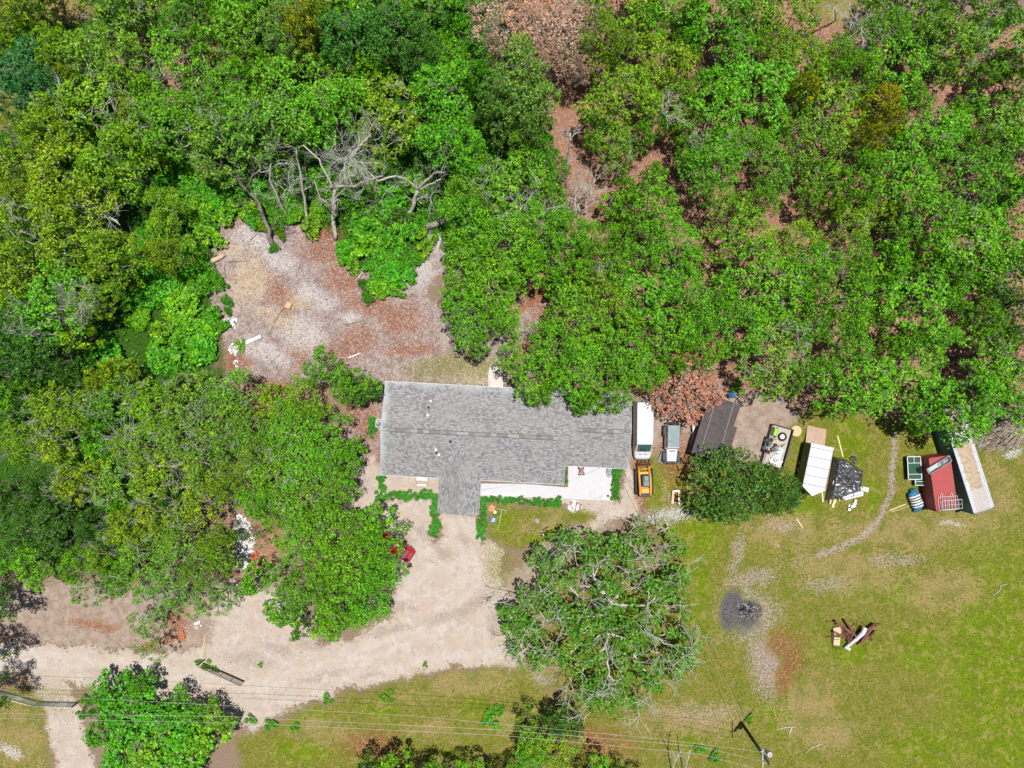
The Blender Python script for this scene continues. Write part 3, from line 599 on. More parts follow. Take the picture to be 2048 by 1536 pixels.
for a in [(645, 735, 42, 'g'), (700, 768, 44, 'g'), (715, 780, 34, 'd'), (600, 800, 44, 'y'), (540, 810, 34, 'y'), (570, 860, 56, 'g'), (640, 870, 54, 'g'), (500, 870, 48, 's'), (600, 930, 62, 'g'), (665, 935, 48, 'g'), (530, 950, 56, 'g'),
          (690, 900, 26, 'g'), (600, 1010, 58, 'g'), (670, 990, 44, 'g'), (540, 1030, 40, 'g'), (590, 1080, 50, 'g'), (650, 1060, 54, 'g'), (745, 1050, 38, 'g'), (712, 1075, 40, 'g'), (768, 1095, 48, 'g'), (700, 1140, 58, 'g'), (755, 1150, 44, 'g'),
          (640, 1140, 44, 'g'), (680, 1210, 54, 'g'), (735, 1205, 50, 'g'), (600, 1180, 46, 'g'), (655, 1245, 38, 'g'), (560, 1225, 34, 'g'), (600, 1265, 18, 'g'), (510, 1160, 34, 'g'), (440, 1110, 34, 's'), (520, 1000, 44, 'g'), (450, 880, 44, 's'), (500, 920, 44, 's')]:
    pt(*a, key=('twiggy_a' if a[0] < 640 and a[2] > 44 else None), H=9 if a[2] > 40 else 7.5)
for a in [(455, 790, 56, 's'), (380, 790, 60, 's'), (300, 815, 58, 'y'), (220, 800, 48, 's'), (110, 820, 62, 'y'), (40, 880, 50, 'y'), (120, 900, 60, 'y'), (430, 850, 58, 's'), (350, 870, 56, 's'), (270, 890, 50, 'y'), (400, 930, 62, 's'), (320, 950, 60, 'y'), (230, 960, 60, 's'), (150, 970, 50, 'y'),
          (455, 960, 40, 'y'), (390, 1010, 56, 'y'), (310, 1030, 54, 'y'), (250, 1060, 48, 'y'), (350, 1090, 60, 's'), (270, 1120, 56, 's'), (420, 1090, 36, 'y'), (200, 1110, 40, 'y'), (330, 1150, 56, 's'), (400, 1150, 40, 's'), (150, 1130, 40, 'g'), (230, 1150, 40, 'g')]:
    pt(*a, key=trng.choice(['twiggy_a', 'twiggy_b', 'twiggy_b']) if a[3] in 'sy' else None)
for a in [(70, 990, 48, 'd'), (25, 1060, 54, 'd'), (100, 1060, 56, 'd'), (180, 1060, 40, 'd'), (60, 1125, 50, 'g'), (-20, 1000, 50, 'd'), (-30, 1130, 50, 'g'), (15, 780, 44, 'g'), (-20, 840, 50, 'g')]: pt(*a, H=8.5)
for a in [(300, 1200, 50, 'g'), (290, 1250, 34, 'g'), (360, 1210, 34, 'g'), (415, 1205, 38, 'g'), (165, 1190, 34, 'g'), (292, 1300, 28, 'g'), (440, 1190, 30, 'g'), (560, 1160, 36, 'g'), (505, 1075, 22, 's'), (490, 1000, 34, 'g')]: pt(*a, key='sparse_a', H=7)
for a in [(-62, 1215, 62, 'd'), (-70, 1320, 46, 'd'), (-50, 1400, 40, 'd')]: pt(*a, H=10)
# --- the dark round oak between the shed and the trailer, the rust brown tree, yellow and dead trees
pt(1470, 975, 84, 'd', key='dense_a', H=7.5, rot=0.3, label='round dark green oak covering the near end of the brown shed roof')
pt(1562, 985, 52, 'd', key='dense_a', H=6.5, rot=2.1, label='smaller dark oak overlapping the nose of the white box trailer')
pt(1385, 770, 72, 'b', key='dry_a', H=7, rot=1.0, label='tree of rust brown dead leaves hanging over the shed and parked off-roader')
for a in [(985, 40, 66, 'n'), (1055, 25, 60, 'n'), (1120, 50, 72, 'n'), (1150, 100, 52, 'n'), (1090, 110, 40, 'n'), (1180, 20, 40, 'n'), (985, 85, 26, 'n'), (1150, 130, 30, 'n')]: pt(*a, H=8)
for a in [(1765, 205, 46, 'k'), (1785, 235, 30, 'k'), (1748, 270, 28, 'k'), (1610, 175, 30, 'k'), (605, 30, 52, 'k'), (595, 65, 36, 'k')]: pt(*a, H=10.5, col=(0.19, 0.26, 0.010) if a[0] < 700 else (0.25, 0.29, 0.010))
pt(50, 150, 74, 't', H=9); pt(-10, 170, 50, 't', H=9); pt(70, 165, 50, 't', H=9.5)
for a in [(735, 135, 34, 'l'), (760, 120, 24, 'l'), (955, 95, 40, 'v'), (930, 60, 34, 'v'), (910, 20, 30, 'v'), (955, 150, 26, 'v'), (1100, 325, 40, 'v'), (1090, 290, 26, 'v'), (180, 830, 40, 'v'), (190, 890, 36, 'l'), (240, 1010, 26, 'l'), (250, 1080, 22, 'v'), (20, 70, 50, 'l'), (50, 30, 30, 'l'), (10, 770, 20, 'v'), (330, 775, 26, 'v')]: pt(*a, H=7.5)
for a in [(1045, 140, 66, 's'), (1050, 195, 60, 's'), (1000, 180, 46, 's'), (1070, 250, 34, 's'), (1000, 235, 34, 's'), (560, 60, 55, 's'), (700, 60, 66, 't'), (780, 50, 60, 't'), (840, 90, 46, 't')]: pt(*a, H=11, col=(0.06, 0.21, 0.025) if a[3] == 't' else (0.13, 0.28, 0.045))
# --- thicket by the pole line
for a in [(230, 1395, 44, 'v'), (275, 1370, 24, 'v'), (250, 1450, 50, 'v'), (310, 1430, 46, 'v'), (240, 1505, 46, 'v'), (300, 1500, 50, 'g'), (350, 1470, 46, 'v'), (370, 1420, 36, 'v'), (410, 1470, 46, 'l'), (430, 1440, 30, 'l'), (360, 1525, 46, 'g'), (200, 1470, 30, 'v'), (180, 1420, 16, 'v'), (330, 1555, 50, 'g')]:
    pt(*a, key=trng.choice(['young_a', 'young_b']), H=4.6, group='trees of the thicket by the drive')
for a in [(1070, 1480, 44, 'y'), (1120, 1500, 50, 'y'), (1060, 1520, 40, 'g'), (1130, 1450, 34, 'd'), (785, 1556, 36, 'g'), (735, 1568, 34, 'd'), (880, 1576, 44, 'g'), (830, 1580, 40, 'g'), (960, 1592, 50, 'g'), (1190, 1582, 50, 'g'), (1260, 1592, 40, 'd'), (1010, 1582, 40, 'g')]: pt(*a, H=7, group='trees along the near edge')
# --- the rest of the woods: crowns packed into the wooded areas, leaving the openings one can see
WOODS = [
 ([(-40, -40), (95, -40), (80, 60), (220, 50), (160, -40), (960, -40), (930, 180), (930, 260), (1100, 270), (1110, 380), (900, 420), (820, 330), (640, 290), (470, 330), (330, 400), (330, 520), (260, 600), (260, 760), (-40, 760)], 'left'),
 ([(1190, -40), (1640, -40), (1620, 60), (1700, 100), (1780, -40), (2090, -40), (2090, 800), (1900, 850), (1700, 800), (1560, 760), (1470, 760), (1460, 680), (1430, 540), (1180, 440), (1170, 330), (1200, 180)], 'right'),
 ([(900, 420), (1180, 420), (1430, 540), (1440, 700), (1300, 780), (1050, 760), (1100, 640), (1020, 640), (900, 600)], 'mid')]
GAPS = [(1160, 190, 24), (1140, 235, 24), (1178, 300, 12), (1178, 365, 22), (1180, 405, 14), (1350, 320, 24), (1340, 280, 13), (1362, 350, 14), (1280, 240, 10), (1340, 205, 13), (1370, 150, 7), (1260, 100, 12), (1355, 50, 10), (1415, 85, 12), (1420, 120, 7), (1300, 300, 14), (1270, 330, 19), (1230, 340, 16), (1190, 430, 14), (1225, 440, 10), (1275, 510, 19), (1330, 540, 16), (1400, 450, 19), (1410, 505, 23), (1440, 540, 22), (1470, 530, 14), (1380, 390, 13), (1110, 515, 22), (1075, 600, 40), (1060, 640, 30), (1040, 660, 24), (1155, 700, 6), (1190, 525, 14), (1240, 600, 9), (1560, 460, 17), (1545, 490, 12), (1600, 420, 22), (1640, 430, 19), (1755, 490, 14), (1770, 460, 12), (1660, 480, 12), (1600, 370, 10), (1680, 300, 17), (1660, 380, 10), (1700, 385, 10), (1850, 500, 10), (1900, 190, 29), (1950, 170, 24), (1980, 180, 22), (2020, 170, 17), (1960, 250, 20), (1990, 100, 19), (1970, 30, 16), (1900, 20, 9), (1740, 90, 10), (1790, 660, 12), (1750, 700, 9), (1650, 690, 13), (1590, 620, 10), (1620, 780, 7), (1960, 600, 16), (1930, 660, 16), (1500, 330, 12), (1480, 370, 10), (1510, 240, 10), (1560, 280, 9), (1460, 700, 14), (1490, 740, 19), (300, 60, 26), (270, 130, 10), (300, 350, 26), (260, 380, 20), (370, 340, 34), (440, 120, 18), (700, 110, 14), (810, 160, 18), (880, 50, 14), (640, 90, 14), (200, 430, 30), (250, 440, 34), (280, 480, 24), (230, 590, 20), (150, 545, 14), (220, 640, 30), (190, 700, 34), (130, 720, 22), (240, 700, 26), (280, 560, 20), (115, 15, 50), (15, 215, 40), (1690, 15, 43), (1630, 50, 19), (60, 1000, 8), (1000, 255, 12), (980, 290, 20), (680, 290, 16), (590, 260, 12), (1930, 720, 13), (860, 250, 8), (660, 330, 60), (730, 320, 50), (560, 350, 60), (800, 350, 60), (880, 370, 30), (480, 350, 40), (1715, 60, 14)]
ZONES = [('y', 150, 300, 170), ('y', 60, 470, 130), ('y', 200, 620, 100), ('g', 420, 120, 140), ('s', 300, 60, 90), ('g', 620, 160, 90), ('y', 700, 190, 70), ('y', 800, 250, 70), ('d', 800, 130, 50), ('g', 900, 200, 70), ('s', 470, 270, 70), ('y', 540, 190, 40), ('g', 980, 330, 80), ('d', 30, 700, 80), ('g', 100, 640, 60),
         ('y', 1240, 30, 60), ('g', 1400, 60, 130), ('y', 1300, 130, 80), ('g', 1480, 180, 120), ('y', 1440, 250, 60), ('g', 1300, 400, 120), ('y', 1560, 80, 80), ('g', 1700, 160, 120), ('y', 1650, 200, 60), ('g', 1850, 80, 90), ('s', 1960, 70, 110), ('s', 2000, 170, 90), ('s', 1980, 240, 60), ('g', 1850, 300, 120), ('y', 1700, 430, 60), ('y', 1780, 400, 40), ('g', 1900, 450, 130), ('s', 1600, 350, 80), ('y', 1600, 500, 50), ('g', 1650, 570, 120), ('y', 1720, 600, 60), ('g', 1850, 650, 130), ('y', 1900, 720, 60), ('s', 1560, 740, 60), ('g', 1500, 600, 80), ('y', 1520, 650, 40), ('g', 1500, 430, 90), ('d', 2030, 560, 60)]
def inpoly(x, y, pts):
    c = False; n = len(pts)
    for i in range(n):
        a, b = pts[i], pts[(i+1) % n]
        if (a[1] > y) != (b[1] > y) and x < (b[0]-a[0])*(y-a[1])/(b[1]-a[1])+a[0]: c = not c
    return c
frng = random.Random(4)
cand = []
for pts, nm in WOODS:
    x0, x1 = min(p[0] for p in pts), max(p[0] for p in pts); y0, y1 = min(p[1] for p in pts), max(p[1] for p in pts)
    for rr in (78, 64, 54, 44, 34, 26):
        for _ in range(2600):
            x, y = frng.uniform(x0, x1), frng.uniform(y0, y1)
            r = rr*frng.uniform(0.9, 1.1)
            if not inpoly(x, y, pts): continue
            if any((x-a)**2+(y-b)**2 < (g*0.75+r*0.76)**2 for a, b, g in GAPS): continue
            if any((x-a)**2+(y-b)**2 < (0.655*(r+q)-4)**2 for a, b, q in PLACED): continue
            k, sc = 'g', 1e9
            for z, a, b, q in ZONES:
                dd = math.hypot(x-a, y-b)/q+frng.uniform(0, 0.35)
                if dd < sc: sc, k = dd, z
            PLACED.append((x, y, r)); cand.append((x, y, r, k, nm))
for x, y, r, k, nm in cand:
    key = None
    if nm == 'left' and frng.random() < 0.4 and r > 44: key = frng.choice(['twiggy_a', 'twiggy_b'])
    if nm == 'right' and frng.random() < 0.12 and r > 44: key = 'twiggy_a'
    if k == 's' and r > 44 and frng.random() < 0.4: key = 'twiggy_b'
    put_tree(x, y, r, k, key=key, H=frng.uniform(8.5, 11.5) if r > 50 else frng.uniform(7, 9.5) if r > 38 else frng.uniform(5.5, 8))
# --- low vivid shrubs at the edge of the woods and round the clearing
for a in [(395, 415, 34), (350, 430, 40), (340, 480, 36), (400, 470, 34), (365, 530, 44), (330, 570, 40), (390, 570, 34), (360, 600, 38), (310, 530, 26), (400, 530, 26), (420, 430, 26), (470, 415, 36), (500, 425, 24), (380, 660, 34), (350, 690, 40), (400, 690, 30), (330, 650, 24), (300, 540, 26), (375, 390, 30), (450, 380, 34), (500, 395, 26),
          (270, 520, 24), (260, 560, 24), (430, 640, 20), (300, 480, 26), (440, 400, 24), (320, 720, 30), (420, 650, 22), (280, 640, 22), (275, 600, 26), (285, 500, 26), (210, 700, 30), (220, 735, 24), (250, 530, 20),
          (540, 405, 26), (560, 430, 26), (590, 415, 24), (615, 440, 26), (635, 425, 20), (655, 390, 18), (725, 425, 26), (750, 450, 36), (790, 430, 26), (745, 480, 34), (715, 480, 24), (780, 490, 36), (810, 470, 26), (760, 530, 34), (790, 545, 30), (760, 570, 24), (795, 580, 18), (820, 520, 24), (850, 485, 26), (690, 500, 20), (700, 525, 18), (735, 597, 12), (733, 570, 14), (835, 440, 22), (905, 480, 20), (560, 465, 12), (548, 495, 9), (520, 450, 12), (430, 555, 12), (447, 570, 9), (452, 600, 10), (455, 620, 8), (560, 330, 26), (600, 380, 30), (640, 350, 24), (520, 320, 24), (590, 340, 24), (690, 400, 22), (780, 395, 26), (740, 370, 24), (830, 370, 24), (700, 350, 20), (360, 340, 24), (395, 360, 30), (420, 385, 26), (330, 360, 20), (410, 340, 26)]:
    put_shrub(a[0], a[1], a[2], frng.choice('vvvvl' if a[0] < 520 or frng.random() < .6 else 'gdv'), H=0.9+a[2]*0.035)
for a in [(1090, 330, 20), (1476, 775, 14), (1510, 745, 16), (640, 700, 8), (480, 690, 12), (1395, 910, 8), (1408, 925, 7), (395, 1325, 6), (414, 1332, 9), (430, 1340, 6), (1400, 1500, 10), (1430, 1515, 12), (1500, 1440, 10), (655, 1400, 10), (775, 1395, 12), (980, 1440, 16), (1000, 1420, 10), (850, 1330, 5), (520, 1330, 5), (170, 1400, 10), (160, 1430, 8), (500, 1440, 10), (540, 1450, 12), (590, 1455, 8)]:
    put_shrub(a[0], a[1], a[2], frng.choice('vgvl'), H=0.35+a[2]*0.03, key='shrub_b', group='small weeds and seedlings')
# --- hedge and garden plants
def hedge(pts, gap, r, group, lab, kind='g'):
    n = 0
    for a, b in zip(pts[:-1], pts[1:]):
        L = math.hypot(b[0]-a[0], b[1]-a[1]); m = max(1, int(round(L/gap)))
        for i in range(m):
            u = i/m; x = a[0]+(b[0]-a[0])*u+frng.uniform(-1.5, 1.5); y = a[1]+(b[1]-a[1])*u+frng.uniform(-1.5, 1.5)
            put_shrub(x, y, r*frng.uniform(0.85, 1.15), kind, H=0.75, key=frng.choice(['shrub_a', 'shrub_b']), group=group, label=lab, name='hedge_shrub', col=(0.045*frng.uniform(.8, 1.2), 0.23*frng.uniform(.85, 1.15), 0.02))
hedge([(763, 958), (764, 990)], 15, 8, 'shrubs beside the bare bed', 'low shrub in the short row left of the bare bed below the roof')
hedge([(757, 990), (872, 991)], 13, 8.5, 'shrubs of the row left of the porch', 'low shrub in the horizontal row left of the porch roof')
hedge([(872, 996), (868, 1080)], 12, 8.5, 'shrubs of the row at the left side of the porch', 'low shrub in the vertical row along the left side of the porch')
hedge([(966, 1004), (961, 1084)], 12, 8.5, 'shrubs of the row at the right side of the porch', 'low shrub in the vertical row along the right side of the porch')
hedge([(975, 998), (1128, 1007)], 12.5, 7.5, 'shrubs of the row below the white slab', 'small round shrub in the row along the lower edge of the white slab')
hedge([(1235, 940), (1229, 1004)], 10, 8, 'shrubs at the right end of the white slab', 'shrub in the vertical row at the right end of the white slab')
hedge([(1131, 936), (1129, 972)], 10, 4.5, 'small plants in the slab corner', 'tiny plant in the narrow bed at the left inner edge of the slab')
hedge([(744, 842), (743, 856), (741, 869), (753, 870)], 13, 7, 'shrubs left of the house', 'small shrub standing alone on bare soil left of the house')
for i, x in enumerate([1006, 1021, 1034, 1048, 1063, 1090, 1104, 1120]): put_shrub(x, 963+0.045*(x-1000), 2.2, 'g', H=0.3, key='shrub_b', group='seedlings along the eave', label='tiny seedling in the soil strip between roof eave and white slab', name='seedling')
print('trees', ntree, 'fill', len(cand))
# ---------------------------------------------------------------- the big oak beside the drive and the bare, leaning trees
make_tree_meshes('giant', 41, 10.6, 8, spacing=0.98, rc=(0.6, 1.05), ntuft=46, nleaf=6, lsize=0.10, bare=0.30, gap=0.0, zlo=0.42, zhi=0.45, r0=0.5, twigL=1.8, twigr=0.058, bark=BARKW, lobes=(0.05, 0.07, 0.08), fork=1.8, yshare=0.35)
pt(1216, 1243, 208, 'g', key='giant', H=7.0, rot=2.0, name='live_oak', label='huge twiggy oak with bleached bare branches standing between drive and lawn', col=(0.06, 0.20, 0.010))
def bare_tree(name, label, limbs, sprays=(), seed=1, m=BARKP, group='bare leaning trees behind the clearing', vine=None):
    """limbs: list of ([(px,py,h)...], r0, r1)"""
    rng = np.random.default_rng(seed); b = P(*limbs[0][0][0]); t = thing(name, label, 'tree', (b.x, b.y, 0), 0, group)
    mb = MB(); off = Vector((b.x, b.y, 0))
    for pts, r0, r1 in limbs:
        w = [P(*p)-off for p in pts]; s = []; r0 *= .8; r1 *= .75
        for a, c in zip(w[:-1], w[1:]):
            for i in range(3): s.append(a.lerp(c, i/3)+Vector(rng.normal(size=3)*0.05))
        s.append(w[-1]); n = len(s)
        mb.tube(s, [r0+(r1-r0)*i/(n-1)+rng.random()*0.02 for i in range(n)], 8, 0, True)
        for i in range(3, n, 3):
            d = (s[i]-s[i-1]); d = Vector((-d.y*rng.choice([-1, 1]), d.x, abs(d.z)+0.4))
            spray(mb, rng, s[i], d, 1.1+rng.random(), r1*0.6, 2, 4)
    mb.build('trunk', m, t)
    if sprays:
        for px, py, h, L, k in sprays:
            sb = MB()
            for _ in range(k): spray(sb, rng, P(px, py, h)-off, (rng.normal(), rng.normal(), 0.5), L, 0.035, 3, 3)
            sb.build('dead_twigs', BARKW, t)
    return t
bare_tree('leaning_oak', 'leaning bare oak trunk rising from the top left edge of the raked clearing', [([(545, 492, 0), (536, 460, 1.5), (516, 405, 3.5), (492, 376, 5), (466, 352, 6.5), (446, 330, 7.5)], .34, .14), ([(492, 376, 5), (506, 350, 6), (520, 338, 7)], .14, .07)], seed=3, m=BARK)
bare_tree('leaning_oak', 'forked bare oak with pale limbs above the middle of the clearing', [([(672, 478, 0), (666, 440, 1.5), (668, 400, 3.2), (668, 375, 4)], .32, .22), ([(668, 375, 4), (700, 372, 5.5), (735, 362, 6.5), (765, 352, 7)], .17, .07), ([(668, 378, 4), (652, 350, 5.5), (640, 320, 6.5), (606, 290, 7)], .17, .07), ([(668, 376, 4), (690, 355, 5.5), (720, 345, 6.5)], .13, .06), ([(660, 410, 3), (640, 395, 4), (628, 360, 5)], .1, .05)], [(670, 395, 4.5, 1.6, 3), (730, 375, 5, 1.4, 4)], seed=4)
bare_tree('leaning_oak', 'pale bare Y shaped oak just above the fallen log', [([(812, 446, 0), (826, 410, 2), (836, 380, 3.6)], .3, .24), ([(836, 380, 3.6), (852, 362, 5), (870, 345, 6), (888, 345, 7)], .2, .08), ([(836, 380, 3.6), (858, 370, 5), (882, 358, 6)], .13, .06), ([(836, 380, 3.6), (815, 360, 5), (790, 352, 6), (755, 362, 6.5), (735, 340, 7), (724, 322, 7.5)], .16, .06)], [(860, 395, 3, 1.3, 3), (770, 385, 4, 1.5, 3)], seed=5)
bare_tree('dead_tree', 'dead grey tree ending in a burst of bare twigs above the clearing', [([(664, 380, 2), (690, 335, 6), (704, 310, 8), (728, 284, 9), (742, 268, 9.3)], .26, .1), ([(715, 298, 8.4), (718, 280, 9), (716, 265, 9.3)], .1, .05)], [(694, 312, 8, 2.0, 9), (690, 322, 7.5, 1.8, 8), (702, 318, 8, 1.6, 6), (580, 505*0+375, 4, 1.5, 3)], seed=6)
bare_tree('dead_tree', 'crooked pale limbs reaching over the dark gap left of the bare twigs', [([(618, 470, 0), (612, 420, 2), (606, 380, 4), (598, 330, 6), (592, 298, 7.5)], .2, .08), ([(606, 380, 4), (622, 372, 5)], .08, .05)], seed=7)
bare_tree('dead_tree', 'thin crooked dead tree left of the pale limbs over the clearing edge', [([(580, 440, 0), (556, 400, 3), (540, 360, 5), (542, 318, 7)], .18, .07), ([(543, 335, 6), (560, 328, 7), (575, 326, 7.3)], .08, .04), ([(540, 340, 5.5), (522, 345, 6), (520, 330, 6.5)], .08, .04)], [(560, 320, 5, 1.2, 3), (570, 380, 3, 1.3, 3)], seed=8)
bare_tree('dead_tree', 'tall thin dead trunk standing at the tan gap between the woods', [([(1128, 408, 0), (1132, 360, 4), (1137, 310, 7), (1141, 266, 9.5)], .2, .1)], [(1140, 280, 9, 1, 2), (1120, 345, 4, 1.2, 3)], seed=9)
bare_tree('dead_tree', 'pale dead tree with a branching top beside the upper right grass opening', [([(1735, 104, 0), (1740, 80, 4), (1752, 50, 7), (1766, 30, 9)], .24, .08), ([(1741, 78, 4.3), (1762, 70, 6), (1770, 68, 7)], .12, .05), ([(1739, 80, 4), (1728, 60, 6), (1718, 46, 7)], .12, .05)], [(1722, 50, 7, 1.5, 6), (1760, 50, 7, 1.2, 3), (1700, 70, 5, 1.6, 6)], seed=10)
bare_tree('dead_tree', 'small white dead tree in the upper right grass opening', [([(1671, 42, 0), (1671, 25, 3), (1668, 12, 5)], .1, .06)], [(1668, 16, 4.6, 1.2, 5)], seed=11, m=BARKW)
bare_tree('dead_tree', 'bare grey limbs over the tan floor right of the forest gap', [([(1275, 290, 0), (1290, 272, 3), (1310, 245, 6), (1335, 222, 8)], .22, .08), ([(1258, 345, 0), (1240, 335, 2), (1232, 350, 3)], .15, .08)], [(1325, 228, 7.5, 1.3, 4)], seed=12)
bare_tree('dead_tree', 'grey forked trunk crossing the tan floor mid right woods', [([(1352, 350, 0), (1368, 322, 3), (1388, 300, 6), (1402, 286, 7.5)], .22, .1), ([(1372, 318, 3.4), (1376, 300, 5.5), (1383, 285, 7)], .12, .06)], [(1398, 290, 7, 1.2, 3)], seed=13)
bare_tree('dead_tree', 'grey leaning limb lying across the gap left of the mid right woods', [([(1180, 372, 0), (1205, 350, 2), (1250, 325, 5), (1262, 300, 7)], .2, .09)], [(1190, 360, 2, 1.4, 4)], seed=14)
bare_tree('dead_tree', 'heap of pale dead branches in the centre gap of the woods', [([(1150, 425, 0), (1162, 405, 2), (1180, 395, 3.5)], .2, .1), ([(1160, 428, 0), (1152, 400, 2.5), (1138, 395, 4)], .18, .08), ([(1160, 428, 0.1), (1178, 412, 2.5), (1195, 398, 4)], .15, .07)], [(1150, 398, 3.5, 1.5, 6), (1175, 395, 3, 1.5, 6), (1040, 420, 6, 1.6, 7), (1090, 420, 6, 1.6, 6), (1088, 445, 5, 1.2, 4)], seed=15, m=BARKW)
bare_tree('dead_tree', 'thick pale fallen limbs above the reddish litter patch', [([(1128, 528, 0.3), (1100, 520, 1.2), (1075, 508, 2), (1052, 498, 3)], .28, .12), ([(1110, 522, 0.9), (1080, 535, 1.2), (1060, 545, 1.3)], .2, .1), ([(1085, 512, 2), (1060, 518, 2.5), (1050, 512, 3)], .12, .07)], [(1060, 505, 2.5, 1.2, 5)], seed=16)
bare_tree('dead_tree', 'bleached dead twigs poking out of the left woods', [([(200, 470, 0), (190, 450, 3), (215, 430, 5), (205, 418, 6)], .16, .08), ([(215, 430, 5), (240, 450, 5)], .1, .05)], [(205, 425, 6, 1.6, 6), (150, 610, 7, 1.5, 12), (165, 605, 7, 1.5, 8), (130, 505, 7, 1.2, 6)], seed=17, m=BARKW)
bare_tree('dead_sapling', 'leafless sapling near the lower edge right of the thicket', [([(1345, 1548, 0), (1350, 1515, 3), (1368, 1498, 5)], .09, .04), ([(1350, 1520, 2.6), (1346, 1505, 4)], .05, .03)], seed=18, m=BARKW, group='leafless saplings at the lower edge')
bare_tree('dead_sapling', 'second leafless sapling at the lower edge, more to the right', [([(1368, 1552, 0), (1374, 1520, 3), (1380, 1500, 4.6)], .09, .04)], seed=19, m=BARKW, group='leafless saplings at the lower edge')
bare_tree('dead_tree', 'twisted dark trunks crossing in the vivid green hollow left of clearing', [([(222, 876, 0), (190, 868, 2), (165, 845, 4), (150, 828, 5.5)], .2, .1), ([(180, 866, 1.6), (160, 862, 3), (140, 858, 4)], .15, .08)], seed=20, m=BARK)
bare_tree('dead_tree', 'long grey trunks lying open among the twiggy oaks', [([(440, 930, 0.5), (400, 935, 2), (350, 934, 4), (310, 932, 5.5)], .3, .14), ([(425, 915, 3), (395, 918, 4), (365, 915, 5)], .2, .1), ([(380, 895, 3), (360, 888, 5), (352, 880, 6)], .15, .08)], [(310, 930, 5.5, 1.5, 4), (250, 880, 7, 1.6, 8)], seed=21, m=BARKP)
# ---------------------------------------------------------------- house
def shingle_material(name, rot, wx, wy):
    m, t, b = nt(name); co = objco(t); mp = t.nodes.new('ShaderNodeMapping'); t.links.new(co, mp.inputs['Vector']); mp.inputs['Rotation'].default_value = (0, 0, rot)
    cc = []
    for sc, a, q in ((1.0, (0.15, 0.15, 0.152, 1), (0.36, 0.355, 0.36, 1)), ):
        br = t.nodes.new('ShaderNodeTexBrick'); br.inputs['Scale'].default_value = sc; br.inputs['Color1'].default_value = a; br.inputs['Color2'].default_value = q
        br.inputs['Mortar'].default_value = (0.10, 0.10, 0.105, 1); br.inputs['Mortar Size'].default_value = 0.012; br.inputs['Brick Width'].default_value = 0.27; br.inputs['Row Height'].default_value = 0.155
        br.inputs['Bias'].default_value = 0.0; br.offset = 0.5; t.links.new(mp.outputs[0], br.inputs['Vector']); cc.append(br)
    n1 = noise(t, co, 0.5, 4, 0.6); n2 = noise(t, co, 5.0, 3, 0.7); n3 = noise(t, mp.outputs[0], 2.2, 5, 0.8)
    c = mix(t, cc[0].outputs['Color'], (0.27, 0.255, 0.25, 1), mth(t, 'MULTIPLY', step(t, n1, 0.42, 0.62), 0.45))
    c = mix(t, c, (0.12, 0.12, 0.125, 1), mth(t, 'MULTIPLY', step(t, n3, 0.55, 0.7), 0.2))
    # lime and dust washed along the verge and eaves
    sx = t.nodes.new('ShaderNodeSeparateXYZ'); t.links.new(co, sx.inputs[0])
    def near(o, a, w): return mth(t, 'SUBTRACT', 1.0, mth(t, 'DIVIDE', mth(t, 'ABSOLUTE', mth(t, 'SUBTRACT', o, a)), w), True)
    e = mth(t, 'MAXIMUM', near(sx.outputs[0], wx, 1.5), mth(t, 'MULTIPLY', near(sx.outputs[1], wy, 1.3), 0.95)); e = mth(t, 'MAXIMUM', e, mth(t, 'MULTIPLY', near(sx.outputs[0], 27.6, 0.8), 0.6)); e = mth(t, 'MAXIMUM', e, mth(t, 'MULTIPLY', near(sx.outputs[1], 0.0, 1.0), 0.55))
    f = mth(t, 'MULTIPLY', step(t, mth(t, 'ADD', e, mth(t, 'MULTIPLY', mth(t, 'SUBTRACT', n1, 0.5), 1.2)), 0.35, 1.1), 0.75)
    c = mix(t, c, (0.40, 0.44, 0.475, 1), f)
    t.links.new(c, b.inputs['Base Color']); b.inputs['Roughness'].default_value = 0.9; b.inputs['Specular IOR Level'].default_value = 0.2
    bump(t, b, cc[0].outputs['Fac'], 0.4, 0.03); return m
SH = shingle_material('grey_shingles', 0.0, 0.0, 10.5); SHP = shingle_material('grey_shingles_porch', math.pi/2, -40, -40)
WALL = mat('painted_block_wall', (0.62, 0.58, 0.50, 1), 0.85, 0, 0.12, 3, (0.35, 0.30, 0.24, 1), 0.4)
TRIM = mat('white_trim', (0.74, 0.74, 0.73, 1), 0.6, 0, 0.08, 4, (0.45, 0.43, 0.40, 1), 0.4)
GLS = glass(); 
hb = P(761, 950, 2.7)
house = thing('house', 'long single storey house under a low grey shingle roof with projecting porch', 'house', (hb.x, hb.y, 0), R(-3.0))
def gable(x0, x1, y0, y1, ze, rise, axis='x', th=0.18):
    """solid low gable roof; the ridge runs along the given axis"""
    mb = MB()
    if axis == 'x':
        ym = (y0+y1)/2; rg = [[(x, y0, ze-th), (x, y0, ze), (x, ym, ze+rise), (x, y1, ze), (x, y1, ze-th)] for x in (x0, x1)]
    else:
        xm = (x0+x1)/2; rg = [[(x0, y, ze-th), (x0, y, ze), (xm, y, ze+rise), (x1, y, ze), (x1, y, ze-th)] for y in (y0, y1)]
    return mb.loft(rg)
gable(0, 20.6, 0, 10.5, 2.7, 1.75).build('roof', SH, house)
gable(20.55, 27.6, 2.12, 10.497, 2.703, 1.396, th=0.19).build('roof', SH, house)['label'] = 'grey shingle roof of the narrower right wing'
gable(6.55, 11.26, -3.78, 4.2, 2.706, 1.25, 'y', 0.2).build('roof', SHP, house)['label'] = 'grey shingle roof of the projecting porch'
